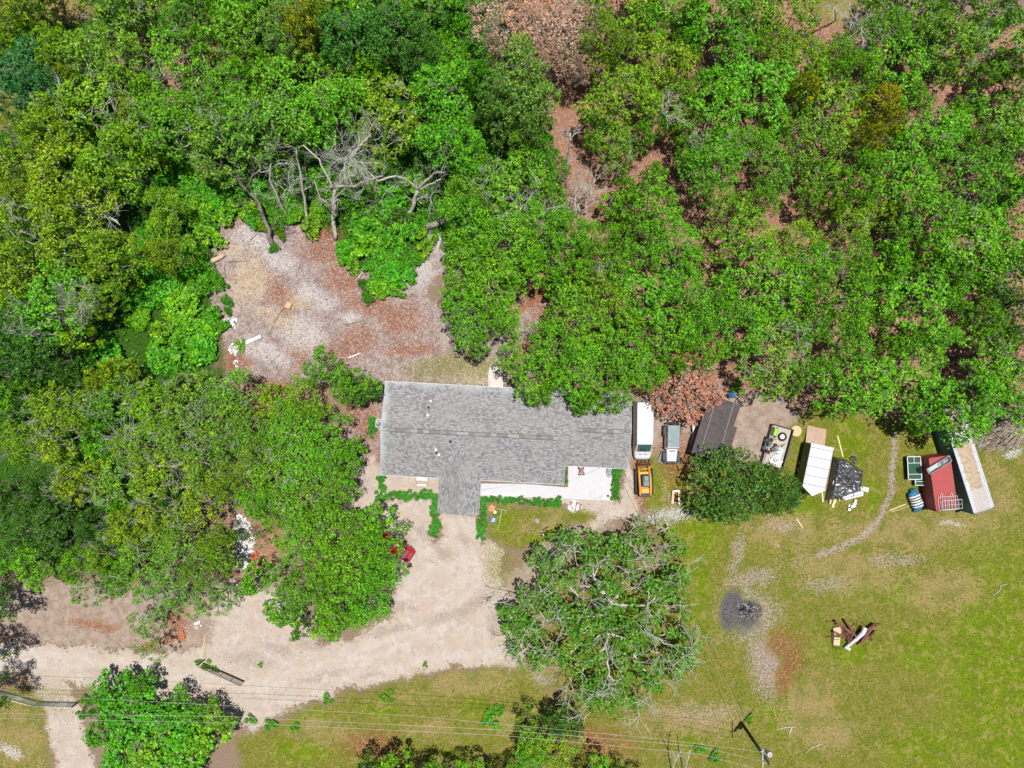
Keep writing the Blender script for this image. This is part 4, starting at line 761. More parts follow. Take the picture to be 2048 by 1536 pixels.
def ridge(x0, x1, y, z, m_, name='ridge_vent', rise=.333):
    n = max(2, int((x1-x0)/0.62)); mb = MB(); rg = random.Random(3)
    for i in range(n):
        a = x0+(x1-x0)*i/n; b2 = x0+(x1-x0)*(i+1)/n-0.015
        mb.loft([[(x, y-0.19, z-0.03), (x, y-0.19, z+0.035), (x, y, z+0.085), (x, y+0.19, z+0.035), (x, y+0.19, z-0.03)] for x in (a, b2)], rg.choice([0, 1, 2]))
    for s_ in (-1, 1): mb.box(((x0+x1)/2, y+s_*.21, z-.045), (x1-x0, .05, .05), m=3)
    return mb.build(name, m_, house)
RV = [mat('ridge_cap_a', (0.27, 0.25, 0.24, 1), 0.9), mat('ridge_cap_b', (0.34, 0.32, 0.30, 1), 0.9), mat('ridge_cap_c', (0.20, 0.19, 0.185, 1), 0.9), mat('ridge_gap', (0.05, 0.05, 0.05, 1), 0.9)]
ridge(1.0, 19.6, 5.25, 4.45, RV); ridge(21.6, 26.2, 6.31, 4.10, RV)
PVC = mat('white_plastic_pipe', (0.80, 0.80, 0.78, 1), 0.5, 0, 0.05); BLK = mat('black_rubber', (0.025, 0.025, 0.027, 1), 0.8, 0, 0.3)
def on_roof(px, py, off=0.0):
    h = 3.2
    for _ in range(5):
        w = P(px, py, h); d = Matrix.Rotation(R(3.0), 3, 'Z') @ Vector((w.x-hb.x, w.y-hb.y, 0)); h = 2.7+(5.25-abs(d.y-5.25))/3
    return Vector((d.x, d.y, h+off))
for px, py, r, m_, hh in [(862, 802, .11, PVC, .35), (857, 815, .16, BLK, .12), (856, 830, .13, PVC, .3), (901, 883, .17, BLK, .12), (872, 899, .12, PVC, .3), (873, 906, .15, BLK, .12), (878, 909, .12, PVC, .3)]:
    q = on_roof(px, py); mb = MB(); mb.disc((q.x, q.y, q.z+hh/2-0.05), r, hh+0.1, 14); mb.disc((q.x, q.y, q.z+0.01), r*1.7, 0.06, 14, 1)
    mb.build('roof_vent', [m_, mat('lead_flashing', (0.25, 0.25, 0.26, 1), 0.6, 0.3)], house)
# walls stand 0.55 m inside the eaves
w = MB(); T = 0.2
def wallrun(mb, a, b_, z1=2.54):
    a, b_ = Vector((*a, 0)), Vector((*b_, 0)); L = (b_-a).length; ang = math.atan2(b_.y-a.y, b_.x-a.x); c = (a+b_)/2
    mb.box((c.x, c.y, z1/2-0.05), (L, T, z1+0.1), ang)
pts = [(0.55, 0.6), (20.05, 0.6), (20.05, 2.7), (27.05, 2.7), (27.05, 9.9), (0.55, 9.9)]
for a, b_ in zip(pts, pts[1:]+pts[:1]): wallrun(w, a, b_)
w.build('wall', WALL, house)
for x in (6.9, 10.9): 
    mb = MB(); mb.box((x, -3.45, 1.25), (0.2, 0.2, 2.5), ch=0.01); mb.build('porch_post', TRIM, house)
fb = MB()
for (x0, y0, x1, y1) in [(0, -0.02, 6.53, -0.02), (11.28, -0.02, 20.6, -0.02), (20.62, 2.1, 27.6, 2.1), (0, 10.52, 27.6, 10.52), (-0.02, 0, -0.02, 10.5), (27.62, 2.12, 27.62, 10.5), (6.55, -3.8, 11.26, -3.8)]:
    L = math.hypot(x1-x0, y1-y0)+0.04; fb.box(((x0+x1)/2, (y0+y1)/2, 2.60), (L if y0 == y1 else 0.035, L if x0 == x1 else 0.035, 0.21))
fb.build('fascia', TRIM, house)
for (x, y, wd, rot) in [(2.2, 0.48, 1.2, 0), (4.6, 0.48, 1.2, 0), (13.2, 0.48, 1.5, 0), (17.0, 0.48, 1.5, 0), (22.2, 2.58, 1.4, 0), (3, 10.02, 1.2, 0), (9, 10.02, 1.2, 0), (15, 10.02, 1.2, 0), (24, 10.02, 1.2, 0), (0.43, 3, 1.2, 90), (0.43, 7.6, 1.2, 90), (27.17, 6.2, 1.2, 90)]:
    f = MB(); rr = R(rot); c, s = math.cos(rr), math.sin(rr)
    for dx, dz, a, b_ in ((0, 1.02, wd, .08), (0, 2.10, wd, .08), (-wd/2, 1.56, .08, 1.16), (wd/2, 1.56, .08, 1.16), (0, 1.56, .05, 1.1)): f.box((x+dx*c, y+dx*s, dz), (a, 0.07, b_), rr)
    fo = f.build('window', TRIM, house); g = MB(); g.box((x, y, 1.56), (wd-.06, 0.03, 1.04), rr); g.build('pane', GLS, fo)
for x, y in ((8.9, 0.48), (25.2, 2.58)):
    d = MB(); d.box((x, y, 1.02), (0.95, 0.06, 2.05), ch=0.01); do = d.build('door', mat('door_paint', (0.30, 0.20, 0.13, 1), 0.6), house); h_ = MB(); h_.disc((x+.38, y-.06, 1.0), .035, .06, 10, 0, 'Y'); h_.build('handle', mat('steel', (0.5, 0.5, 0.5, 1), 0.3, 0.9), do)
# slab, porch floor
CON = mat('white_concrete', (0.56, 0.555, 0.585, 1), 0.8, 0, 0.03, 2, (0.60, 0.58, 0.60, 1), 0.25, 0.05)
def flatpoly(name, pxs, h, th, m_, **k):
    w_ = [P(x, y, h) for x, y in pxs]; mb = MB(); mb.prism([(q.x, q.y) for q in w_], h-th, h); return mb.build(name, m_)
slab = flatpoly('patio', [(960, 967), (1046, 967.5), (1131, 974.5), (1136, 974), (1136.5, 932), (1224, 934), (1222, 1001.5), (1150, 998), (960, 991)], 0.11, 0.2, CON); tag(slab, kind='structure')
sl2 = flatpoly('patio_strip', [(965, 988.2), (1043, 991.4), (1043, 988.7), (965, 985.2)], 0.125, 0.2, mat('fresh_concrete', (0.66, 0.66, 0.69, 1), 0.7, 0, 0.02)); tag(sl2, kind='structure')
step_ = flatpoly('doorstep', [(976, 762), (978, 735), (1003, 732), (1006, 775), (976, 775)], 0.08, 0.15, mat('worn_concrete', (0.62, 0.57, 0.54, 1), 0.9, 0, 0.1, 3, (0.4, 0.35, 0.3, 1))); tag(step_, kind='structure')
pf = flatpoly('porch_floor', [(880, 962), (957, 966), (955, 1020), (878, 1017)], 0.08, 0.15, mat('porch_concrete', (0.5, 0.46, 0.43, 1), 0.9)); tag(pf, kind='structure')
GREYM = mat('galvanised_steel', (0.42, 0.44, 0.45, 1), 0.45, 0.6, 0.15, 5, (0.3, 0.28, 0.26, 1), 0.4)
DKM = mat('black_steel', (0.045, 0.045, 0.048, 1), 0.55, 0.3, 0.3, 6, (0.12, 0.09, 0.07, 1), 0.3)
RUST = mat('rusty_steel', (0.15, 0.062, 0.045, 1), 0.85, 0.1, 0.45, 5, (0.30, 0.12, 0.06, 1), 0.6)
STEEL = mat('steel', (0.5, 0.5, 0.5, 1), 0.3, 0.9)
WOOD = mat('weathered_wood', (0.42, 0.33, 0.25, 1), 0.85, 0, 0.2, 6, (0.25, 0.18, 0.13, 1), 0.5)
YWOOD = mat('new_pine', (0.68, 0.56, 0.25, 1), 0.7, 0, 0.1, 5)
PWOOD = mat('pinkish_lumber', (0.66, 0.48, 0.38, 1), 0.75, 0, 0.12, 5)
WHT = mat('white_paint', (0.66, 0.66, 0.69, 1), 0.45, 0, 0.04, 3, (0.55, 0.53, 0.50, 1), 0.25)
# air conditioner behind the left gable
a = P(757, 848, 0.8); t = thing('air_conditioner', 'round topped air conditioner unit by the left gable of the house', 'air conditioner', (a.x, a.y, 0), R(-3))
mb = MB(); mb.box((0, 0, 0.42), (0.78, 0.78, 0.75), ch=0.05)
for i in range(10): mb.box((0, 0, 0.15+i*0.06), (0.80, 0.80, 0.012), m=1)
mb.build('cabinet', [mat('ac_beige', (0.5, 0.5, 0.48, 1), 0.5), DKM], t); mb = MB(); mb.disc((0, 0, 0.81), .3, .05, 20); mb.build('fan_guard', DKM, t)
mb = MB()
for i in range(5):
    q = i*1.2566; mb.box((0.15*math.cos(q), 0.15*math.sin(q), 0.85), (0.28, 0.07, 0.012), q, 0.3)
mb.build('fan', GREYM, t); mb = MB(); mb.box((0, 0, 0.0), (1.0, 1.0, 0.12)); mb.build('pad', CON, t)
# ---------------------------------------------------------------- vehicles
RUB = BLK; RIM = mat('alloy_rim', (0.45, 0.45, 0.46, 1), 0.35, 0.7)
def wheel(parent, x, y, r, wd):
    mb = MB(); s = 1 if x > 0 else -1
    ang = [i*2*math.pi/24 for i in range(24)]; pr = [(r*0.62, -wd/2), (r*0.93, -wd/2), (r, -wd*0.35), (r, wd*0.35), (r*0.93, wd/2), (r*0.62, wd/2)]
    mb.loft([[(x+q[1], y+q[0]*math.cos(a_), r+q[0]*math.sin(a_)) for a_ in ang] for q in pr], 0, True)
    wo_ = mb.build('wheel', RUB, parent); mb = MB(); mb.disc((x+s*wd*0.12, y, r), r*0.62, wd*0.82, 20, 0, 'X')
    for i in range(5):
        q = i*1.2566; mb.box((x+s*wd*0.54, y+math.cos(q)*r*.3, r+math.sin(q)*r*.3), (0.03, r*.5, 0.06), rx=q)
    mb.build('rim', RIM, wo_); return wo_
def vring(y, w, zb, zbelt, wr, zr, e=0.10):
    h = [(w*0.93, zb), (w, zb+0.14), (w*1.0, (zb+zbelt)/2), (w*0.985, zbelt), ((wr+w)/2, (zbelt+zr)/2+0.06), (wr, zr-e), (wr-e*0.6, zr-e*0.25), (wr-e*2.2, zr)]
    return [(x, y, z) for x, z in h]+[(-x, y, z) for x, z in reversed(h)]
def ipol(st, y):
    for a, b_ in zip(st[:-1], st[1:]):
        if a[0] >= y >= b_[0]:
            f = (a[0]-y)/(a[0]-b_[0]+1e-9); return [p+(q-p)*f for p, q in zip(a, b_)]
    return list(st[0] if y > st[0][0] else st[-1])
def quadpatch(mb, pts, m=0): mb.add(pts, [(0, 1, 2, 3)], m)
# van
va = P(1290, 862.5, 2.4); van = thing('van', 'white high roof passenger van parked beside the right end of the house', 'van', (va.x, va.y, 0), R(-0.6))
st = [(3.28, .90, .42, 1.2, .78, 2.40), (3.22, .98, .40, 1.3, .88, 2.56), (3.0, 1.02, .38, 1.35, .92, 2.62), (1.5, 1.03, .38, 1.35, .93, 2.65), (-.9, 1.03, .38, 1.35, .92, 2.63), (-1.45, 1.03, .38, 1.35, .88, 2.50), (-2.0, 1.02, .38, 1.32, .86, 1.98), (-2.35, 1.01, .38, 1.18, .84, 1.56), (-2.75, .98, .38, 1.05, .82, 1.27), (-3.1, .90, .40, .92, .74, 1.08), (-3.3, .72, .45, .75, .58, .84)]
ys = sorted(set([s_[0] for s_ in st]+[2.2, .6, -.2, -1.2, -1.7, -2.2, -2.55, -2.95, -3.22]), reverse=True)
VWHITE = mat('van_paint', (0.70, 0.70, 0.74, 1), 0.25, 0, 0.02, 1.5, (0.70, 0.69, 0.66, 1), 0.2, 0, 0.5)
mb = MB(); mb.loft([vring(y, *ipol(st, y)[1:]) for y in ys], 0, False)
for q in (2.4, 1.2, 0.0): mb.box((0, q, 2.655), (1.5, .03, .02))
mb.build('body', VWHITE, van)
mb = MB(); W = []
for y in (-1.50, -1.75, -2.0, -2.2, -2.36):
    q = ipol(st, y); W.append([(-q[4]+.10, y, q[5]+.015-0.03), (-.45, y, q[5]+.03), (.45, y, q[5]+.03), (q[4]-.10, y, q[5]+.015-0.03)])
for a_, b_ in zip(W[:-1], W[1:]):
    for i in range(3): mb.add([a_[i], a_[i+1], b_[i+1], b_[i]], [(0, 1, 2, 3)])
mb.build('windshield', glass('windshield_glass', (0.03, 0.09, 0.085, 1)), van)
for s in (-1, 1):
    mb = MB()
    for y0, y1 in ((2.9, 1.75), (1.65, .55), (.45, -.75), (-.95, -1.75)):
        n0, n1 = ipol(st, y0), ipol(st, y1); x = 1.035; xt = .985
        mb.add([(s*x, y0, 1.42), (s*x, y1, 1.42), (s*(xt-.01), y1, 2.02 if y1 > -1.5 else 1.8), (s*(xt-.01), y0, 2.02)], [(0, 1, 2, 3)])
    mb.build('side_window', GLS, van)
    mb = MB(); mb.box((s*1.22, -1.95, 1.45), (.22, .09, .34), ch=.03); mb.tube([(s*1.0, -1.95, 1.4), (s*1.2, -1.95, 1.42)], .025); mb.build('mirror', DKM, van)
    mb = MB(); mb.box((s*.66, -3.06, .93), (.3, .3, .12), s*0.5, 0.5, ch=.04); mb.build('headlight', mat('lamp_glass', (.7, .72, .75, 1), .1), van)
    mb = MB(); mb.box((s*.30, -2.72, 1.293), (.34, .07, .02), s*.06, .6); mb.build('hood_vent', DKM, van)
    for y in (2.15, -2.25): wheel(van, s*.9, y, .36, .24)
mb = MB(); mb.box((0, -3.32, .5), (1.5, .14, .28), ch=.05); mb.box((0, 3.30, .5), (1.8, .14, .22), ch=.04); mb.build('bumper', mat('grey_plastic', (.12, .12, .125, 1), .6), van)
mb = MB(); mb.tube([(-.5, -2.42, 1.52), (0.05, -2.2, 1.76)], .015); mb.tube([(.1, -2.42, 1.52), (.6, -2.2, 1.74)], .015); mb.build('wiper', BLK, van)
# off-roader
sv = P(1345.5, 888, 1.4); suv = thing('off_roader', 'white boxy off-roader with ribbed blue grey hardtop parked right of the white van', 'car', (sv.x, sv.y, 0), R(-1.5))
SW = mat('suv_paint', (0.64, 0.64, 0.67, 1), 0.3, 0, .03, 2, (.6, .58, .55, 1), .3, 0); SD = mat('faded_black_plastic', (.07, .07, .075, 1), .7, 0, .2)
SR = mat('hardtop_grey', (.20, .27, .29, 1), .55, 0, .15, 4, (.32, .36, .36, 1), .4)
mb = MB(); mb.box((0, .75, .82), (1.58, 2.75, .62), ch=.06)
for s in (-1, 1): 
    for y in (.15, 1.05): mb.box((s*.80, y, .95), (.03, .04, .4))
mb.build('body', SW, suv)
mb = MB(); mb.loft([[(-.62, -.62, .7), (-.62, -.62, 1.12), (-.5, -.62, 1.2), (.5, -.62, 1.2), (.62, -.62, 1.12), (.62, -.62, .7)], [(-.53, -1.98, .7), (-.53, -1.98, 1.04), (-.42, -1.98, 1.11), (.42, -1.98, 1.11), (.53, -1.98, 1.04), (.53, -1.98, .7)]]); ho = mb.build('hood', SW, suv)
mb = MB(); mb.box((0, -.82, 1.205), (.7, .12, .02), rx=.06); mb.box((-.16, -1.3, 1.175), (.05, .08, .03)); mb.box((.16, -1.3, 1.175), (.05, .08, .03)); mb.build('hood_vent', SD, ho)
mb = MB(); mb.box((0, .88, 1.80), (1.34, 2.5, .06), ch=.02)
for i in range(7): mb.box((-.54+i*.18, .88, 1.84), (.075, 2.36, .035), ch=.01)
mb.build('hardtop', SR, suv)
mb = MB(); mb.box((0, -.36, 1.79), (1.36, .10, .07), ch=.02)
for s in (-1, 1):
    for y in (-.35, .45, 1.25, 2.08): mb.tube([(s*.76, y, 1.12), (s*.67, y+.03, 1.78)], .035, 5)
mb.build('roof_frame', SW, suv)
mb = MB(); mb.add([(-.68, -.56, 1.2), (.68, -.56, 1.2), (.64, -.40, 1.75), (-.64, -.40, 1.75)], [(0, 1, 2, 3)])
for s in (-1, 1): mb.add([(s*.775, -.3, 1.13), (s*.775, 2.05, 1.13), (s*.70, 2.05, 1.76), (s*.70, -.3, 1.76)], [(0, 1, 2, 3)])
mb.add([(-.7, 2.12, 1.13), (.7, 2.12, 1.13), (.64, 2.12, 1.76), (-.64, 2.12, 1.76)], [(0, 1, 2, 3)]); mb.build('window', glass('suv_glass', (.03, .08, .08, 1)), suv)
for s in (-1, 1):
    for y in (-1.52, 1.42):
        wheel(suv, s*.80, y, .40, .26); mb = MB()
        mb.loft([[(s*.55, y+q, .62+z), (s*.98, y+q, .60+z), (s*.98, y+q, .66+z), (s*.55, y+q, .70+z)] for q, z in ((-.62, -.05), (-.42, .22), (0, .30), (.42, .22), (.62, -.05))]); mb.build('fender', SD, suv)
    mb = MB(); mb.box((s*.90, -.42, 1.3), (.2, .07, .2), ch=.02); mb.tube([(s*.76, -.42, 1.2), (s*.9, -.42, 1.25)], .02); mb.build('mirror', SD, suv)
    mb = MB(); mb.disc((s*.42, -2.0, .88), .11, .06, 16, 0, 'Y'); mb.build('headlight', mat('lamp_glass', (.7, .72, .75, 1), .1), suv)
mb = MB(); mb.box((0, -2.2, .58), (1.6, .22, .22), ch=.06); mb.tube([(-.4, -2.3, .68), (-.36, -2.34, .95), (.36, -2.34, .95), (.4, -2.3, .68)], .035); mb.box((0, 2.3, .58), (1.5, .2, .2), ch=.04); mb.tube([(-.6, 2.1, 1.2), (-.65, 2.35, 1.3), (.65, 2.35, 1.3), (.6, 2.1, 1.2)], .03); mb.build('bumper', SD, suv)
mb = MB(); mb.disc((0.1, 2.34, 1.0), .38, .24, 20, 0, 'Y'); mb.build('spare_wheel', RUB, suv)
# steel plate leaning by the front wheel
mp_ = P(1325, 914, .2); mb = MB(); mb.add([(-.15, .75, .5), (.35, .85, .55), (.1, -.85, .03), (-.5, -.5, .03), (-.15, .75, .45), (.35, .85, .50), (.1, -.85, 0), (-.5, -.5, 0)], [(0, 1, 2, 3), (7, 6, 5, 4), (0, 4, 5, 1), (1, 5, 6, 2), (2, 6, 7, 3), (3, 7, 4, 0)])
tag(mb.build('steel_plate', GREYM, None, (mp_.x, mp_.y, 0)), 'scratched grey steel plate leaning at the front left wheel of the off-roader', 'plate')
# skid steer loader with grapple
lo = P(1290, 965, 1.2); ld = thing('track_loader', 'orange compact track loader with a black grapple, standing below the white van', 'loader', (lo.x, lo.y, 0), R(1.5))
ORG = mat('orange_paint', (.78, .34, .03, 1), .45, 0, .12, 4, (.35, .18, .06, 1), .5)
for s in (-1, 1):
    prof = [(1.35, .2), (1.5, .42), (1.3, .66), (-1.2, .62), (-1.5, .4), (-1.3, .12), (1.1, .05)]
    mb = MB(); mb.loft([[(s*.72, y, z) for y, z in prof], [(s*1.05, y, z) for y, z in prof]]); 
    for i in range(15): mb.box((s*.885, 1.15-i*.165, .66), (.34, .06, .05))
    mb.build('track', RUB, ld)
    mb = MB(); mb.tube([(s*.60, -1.35, 1.35), (s*.62, -.4, 1.42), (s*.62, .9, 1.12), (s*.60, 1.55, .75), (s*.52, 1.85, .35)], [.11, .13, .12, .11, .09], 6, 0, True, False); mb.tube([(s*.60, -1.35, 1.35), (s*.60, -1.25, .8)], .1, 6, 0, True, False); mb.build('lift_arm', ORG, ld)
    mb = MB(); mb.tube([(s*.6, -.9, .8), (s*.6, .3, 1.2)], .05, 8); mb.build('hydraulic_cylinder', STEEL, ld)
mb = MB(); mb.box((0, -.1, .62), (1.15, 2.6, .5), ch=.06); mb.box((0, -.95, 1.05), (.95, .65, .5), ch=.08); mb.build('chassis', ORG, ld)
mb = MB(); mb.box((0, .25, 1.35), (.86, 1.35, 1.25), ch=.07); cb_ = mb.build('cab', SD, ld); mb = MB(); mb.box((.04, .55, 1.985), (.45, .5, .03), ch=.01); mb.build('roof_hatch', glass('hatch_glass', (.17, .28, .28, 1)), cb_)
mb = MB(); mb.box((.02, -.02, 1.99), (.6, .5, .03)); mb.build('roof_panel', mat('roof_grey', (.13, .17, .19, 1), .5), cb_)
mb = MB(); mb.box((0, -1.48, .85), (1.2, .34, .75), ch=.08); 
for i in range(5): mb.box((0, -1.40+i*.06-.1, 1.235), (.6, .02, .02))
mb.build('engine_door', SD, ld)
mb = MB(); mb.tube([(-.6, 1.5, .85), (.6, 1.5, .85)], .08, 8); mb.build('cross_tube', ORG, ld)
gr = MB(); gr.box((0, 1.9, .45), (1.6, .12, .65), rx=.2); gr.tube([(-.8, 2.1, .85), (.8, 2.1, .85)], .05)
for i in range(8):
    x = -.77+i*.22; gr.tube([(x, 1.95, .15), (x, 2.3, .06), (x, 2.75, .12)], [.035, .035, .02], 5)
    if i % 2: gr.tube([(x, 2.0, .85), (x, 2.4, .95), (x, 2.8, .6), (x, 2.9, .3)], [.05, .05, .04, .02], 5)
gr.build('grapple', RUST, ld)
# red car under the oak
rc_ = P(791, 1094, .8); car = thing('parked_car', 'dark red car almost hidden under the oak at the drive, one end showing', 'car', (rc_.x, rc_.y, 0), R(58))
sc = [(2.2, .72, .35, .6, .5, .75), (2.05, .84, .30, .7, .62, .92), (1.2, .88, .28, .75, .66, 1.0), (.95, .88, .28, .78, .64, 1.05), (.3, .88, .28, .8, .58, 1.42), (-1.1, .88, .28, .8, .58, 1.42), (-1.75, .86, .28, .85, .60, 1.12), (-2.05, .82, .30, .8, .58, .92), (-2.2, .66, .36, .65, .50, .7)]
mb = MB(); yy = sorted(set([q[0] for q in sc]+[1.6, .6, -.3, -1.2, -1.8]), reverse=True); mb.loft([vring(y, *ipol(sc, y)[1:], e=.07) for y in yy]); mb.build('body', mat('red_paint', (.50, .018, .022, 1), .2, 0, .05, 2, None, 0, 0, .6), car)
for nm_, y0, y1 in (('windshield', .9, .34), ('rear_window', -1.15, -2.0)):
    mb = MB(); a_, b_ = ipol(sc, y0), ipol(sc, y1); mb.add([(-a_[4]+.1, y0, a_[5]+.02), (a_[4]-.1, y0, a_[5]+.02), (b_[4]-.1, y1, b_[5]+.02), (-b_[4]+.1, y1, b_[5]+.02)], [(0, 1, 2, 3)]); mb.build(nm_, glass('car_glass', (.08, .13, .15, 1)), car)
for s in (-1, 1):
    for y in (-1.35, 1.35): wheel(car, s*.78, y, .32, .2)
    mb = MB(); mb.add([(s*.875, .7, .92), (s*.875, -1.2, .92), (s*.72, -.85, 1.34), (s*.72, .2, 1.34)], [(0, 1, 2, 3)]); mb.build('side_window', GLS, car)
    mb = MB(); mb.box((s*.62, -2.12, .78), (.3, .12, .14), s*.3, ch=.03); mb.build('tail_light', mat('red_lens', (.5, .01, .01, 1), .15), car)
    mb = MB(); mb.box((s*.62, 2.1, .68), (.3, .12, .14), -s*.3, ch=.03); mb.build('headlight', mat('lamp_glass', (.7, .72, .75, 1), .1), car)
mb = MB(); mb.box((0, -2.24, .45), (1.4, .08, .2), ch=.03); mb.box((0, 2.24, .45), (1.4, .08, .2), ch=.03); mb.build('bumper', SD, car)
# ---------------------------------------------------------------- shed with a flat brown roof
SHR = mat('brown_rolled_roofing', (.085, .072, .072, 1), .9, 0, .22, 3, (.12, .095, .09, 1), .5, .3)
sh = P(1436, 860, 2.4); shed = thing('shed', 'low shed under a flat dark brown roof, between the rust brown tree and dark oak', 'shed', (sh.x, sh.y, 0), R(-16.5))
mb = MB(); mb.prism([(-2.05, .9), (1.55, .9), (1.65, 3.45), (-1.75, 3.5)], 2.34, 2.44); mb.prism([(-2.12, -3.35), (2.0, -3.45), (1.98, .92), (-2.1, .92)], 2.29, 2.40); mb.build('roof', SHR, shed)
mb = MB()
for x in (-1.2, .85): mb.box((x, 0, 2.447 if True else 0), (.07, 6.7, .03))
mb.build('roof_seam', mat('grey_seam', (.25, .23, .22, 1), .8), shed)
mb = MB(); mb.box((-1.9, 0, 1.13), (.08, 6.5, 2.3)); mb.box((1.45, 0, 1.13), (.08, 6.5, 2.3)); mb.box((-.2, 3.2, 1.13), (3.3, .08, 2.3)); mb.build('wall', mat('dark_siding', (.09, .07, .06, 1), .85), shed)
for x, y in ((-1.95, -3.2), (1.85, -3.3)):
    mb = MB(); mb.box((x, y, 1.13), (.1, .1, 2.3)); mb.build('post', WOOD, shed)
# plank floor beside it
FLR = mat('grey_floor_boards', (.36, .29, .26, 1), .9, 0, .18, 2, (.24, .17, .13, 1), .6)
# ---------------------------------------------------------------- utility trailer and what lies on it
ut = P(1554, 893, .7); tr = thing('utility_trailer', 'open utility trailer with plank deck and black mesh sides beside the dark oak', 'trailer', (ut.x, ut.y, 0), R(-15.5))
DECK = mat('trailer_planks', (.50, .44, .37, 1), .85, 0, .12, 5, (.33, .27, .22, 1), .5)
mb = MB()
for i in range(9): mb.box((-.98+i*.245, 0, .60), (.235, 4.6, .05))
mb.build('deck', DECK, tr)
mb = MB()
for x in (-1.16, 1.16): 
    mb.box((x, 0, .55), (.08, 4.7, .12)); mb.box((x, 0, 1.18), (.06, 4.7, .06))
for y in (-2.35, 2.35): mb.box((0, y, .55), (2.4, .08, .12)); mb.box((0, y, 1.18), (2.4, .06, .06))
for x in (-1.16, 1.16):
    for i in range(7): mb.box((x, -2.35+i*.783, .88), (.05, .05, .6))
for i in range(5): mb.box((-1.16+i*.58, 2.35, .88), (.05, .05, .6))
mb.tube([(-.9, -2.35, .5), (0, -3.6, .45)], .05); mb.tube([(.9, -2.35, .5), (0, -3.6, .45)], .05)
mb.build('frame', DKM, tr)
mb = MB(); mb.box((1.20, 0, .88), (.015, 4.6, .56)); mb.box((0, 2.39, .88), (2.3, .015, .56)); mb.build('side_mesh', DKM, tr)
for x in (-1.33, 1.33):
    for y in (-.45, .4): wheel(tr, x, y-.1, .33, .2)
    mb = MB(); mb.loft([[(x-.13, y, z), (x+.13, y, z), (x+.13, y, z+.03), (x-.13, y, z+.03)] for y, z in ((-1.0, .45), (-.8, .74), (.6, .74), (.8, .45))]); mb.build('fender', DKM, tr)
ang = R(-15.5)
def ontr(x, y, z): v = Matrix.Rotation(ang, 3, 'Z') @ Vector((x, y, 0)); return (ut.x+v.x, ut.y+v.y, z)
t = thing('water_tank', 'lime green cylinder lying in a black cradle on the open trailer', 'tank', ontr(-.72, 1.55, .63), ang)
mb = MB(); mb.tube([(0, -.48, .28), (0, -.42, .28), (0, .42, .28), (0, .48, .28)], [.12, .23, .23, .12], 16, 0, True, False); mb.build('tank', mat('lime_paint', (.33, .58, .04, 1), .5), t); mb = MB(); mb.box((.2, 0, .1), (.2, 1.15, .2), ch=.03); mb.box((-.2, 0, .05), (.3, 1.0, .1)); mb.build('cradle', SD, t)
t = thing('spare_tire', 'loose black tire with a grey rim lying flat on the trailer deck', 'tire', ontr(.28, 1.25, .63), 0); 
mb = MB(); A_ = [i*2*math.pi/22 for i in range(22)]; mb.loft([[((.24+.14+.13*math.cos(q))*math.cos(a_), (.24+.14+.13*math.cos(q))*math.sin(a_), .12+.11*math.sin(q)) for q in [k_*math.pi/4 for k_ in range(8)]] for a_ in A_+[2*math.pi]], 0, True); mb.build('tire', BLK, t); mb = MB(); mb.disc((0, 0, .1), .27, .1, 18); mb.disc((0, 0, .17), .07, .06, 10, 1); mb.build('rim', [STEEL, DKM], t)
t = thing('ride_on_mower', 'black machinery heap of rails and wheels on the left side of the trailer', 'machinery', ontr(-.75, -.2, .63), ang+.2)
rg = random.Random(8); mb = MB()
for i in range(16): 
    x, y = rg.uniform(-.45, .7), rg.uniform(-.9, .9); q = rg.uniform(0, 3.1); L = rg.uniform(.3, .8); mb.tube([(x, y, rg.uniform(.1, .5)), (x+math.cos(q)*L, y+math.sin(q)*L, rg.uniform(.1, .7))], rg.uniform(.02, .05), 5, 0, True)
mb.box((-.25, .35, .25), (.45, .6, .35), .2, ch=.05); mb.box((.3, -.3, .2), (.5, .5, .25), .5, ch=.05); mb.build('frame', mat('oily_black', (.035, .045, .05, 1), .4, .2, .4), t)
for x, y in ((.05, .7), (.55, .2), (-.3, -.6)): mb = MB(); mb.disc((x, y, .2), .2, .1, 16); mb.build('wheel', BLK, t)
t = MB(); t.add([(-.45, -.6, .1), (.35, -.5, .16), (.5, .5, .08), (-.1, .75, .12), (-.45, -.6, .06), (.35, -.5, .12), (.5, .5, .04), (-.1, .75, .08)], [(0, 1, 2, 3), (7, 6, 5, 4), (0, 4, 5, 1), (1, 5, 6, 2), (2, 6, 7, 3), (3, 7, 4, 0)])
tag(t.build('metal_sheet', mat('pale_sheet', (.42, .50, .52, 1), .5, .2, .1), None, ontr(.35, -.65, .63), ang), 'bent pale grey metal sheet lying on the trailer deck', 'metal sheet')
t = MB(); t.box((0, 0, .05), (.1, .9, .05), -.6); t.box((.05, .1, .03), (.28, .1, .04), -.6); tag(t.build('hand_tool', DKM, None, ontr(.5, .15, .64), ang), 'dark long handled tool lying on the trailer deck', 'tool')
t = MB(); rg = random.Random(5)
for i in range(26): t.box((rg.uniform(-.7, .7), rg.uniform(-.55, .55), rg.uniform(.03, .22)), (rg.uniform(.1, .5), rg.uniform(.08, .3), .04), rg.uniform(0, 3), rg.uniform(-.3, .3))
tag(t.build('scrap_pile', WHT, None, ontr(.25, -1.55, .63), ang), 'pile of white scrap pieces at the near end of the trailer deck', 'scrap')
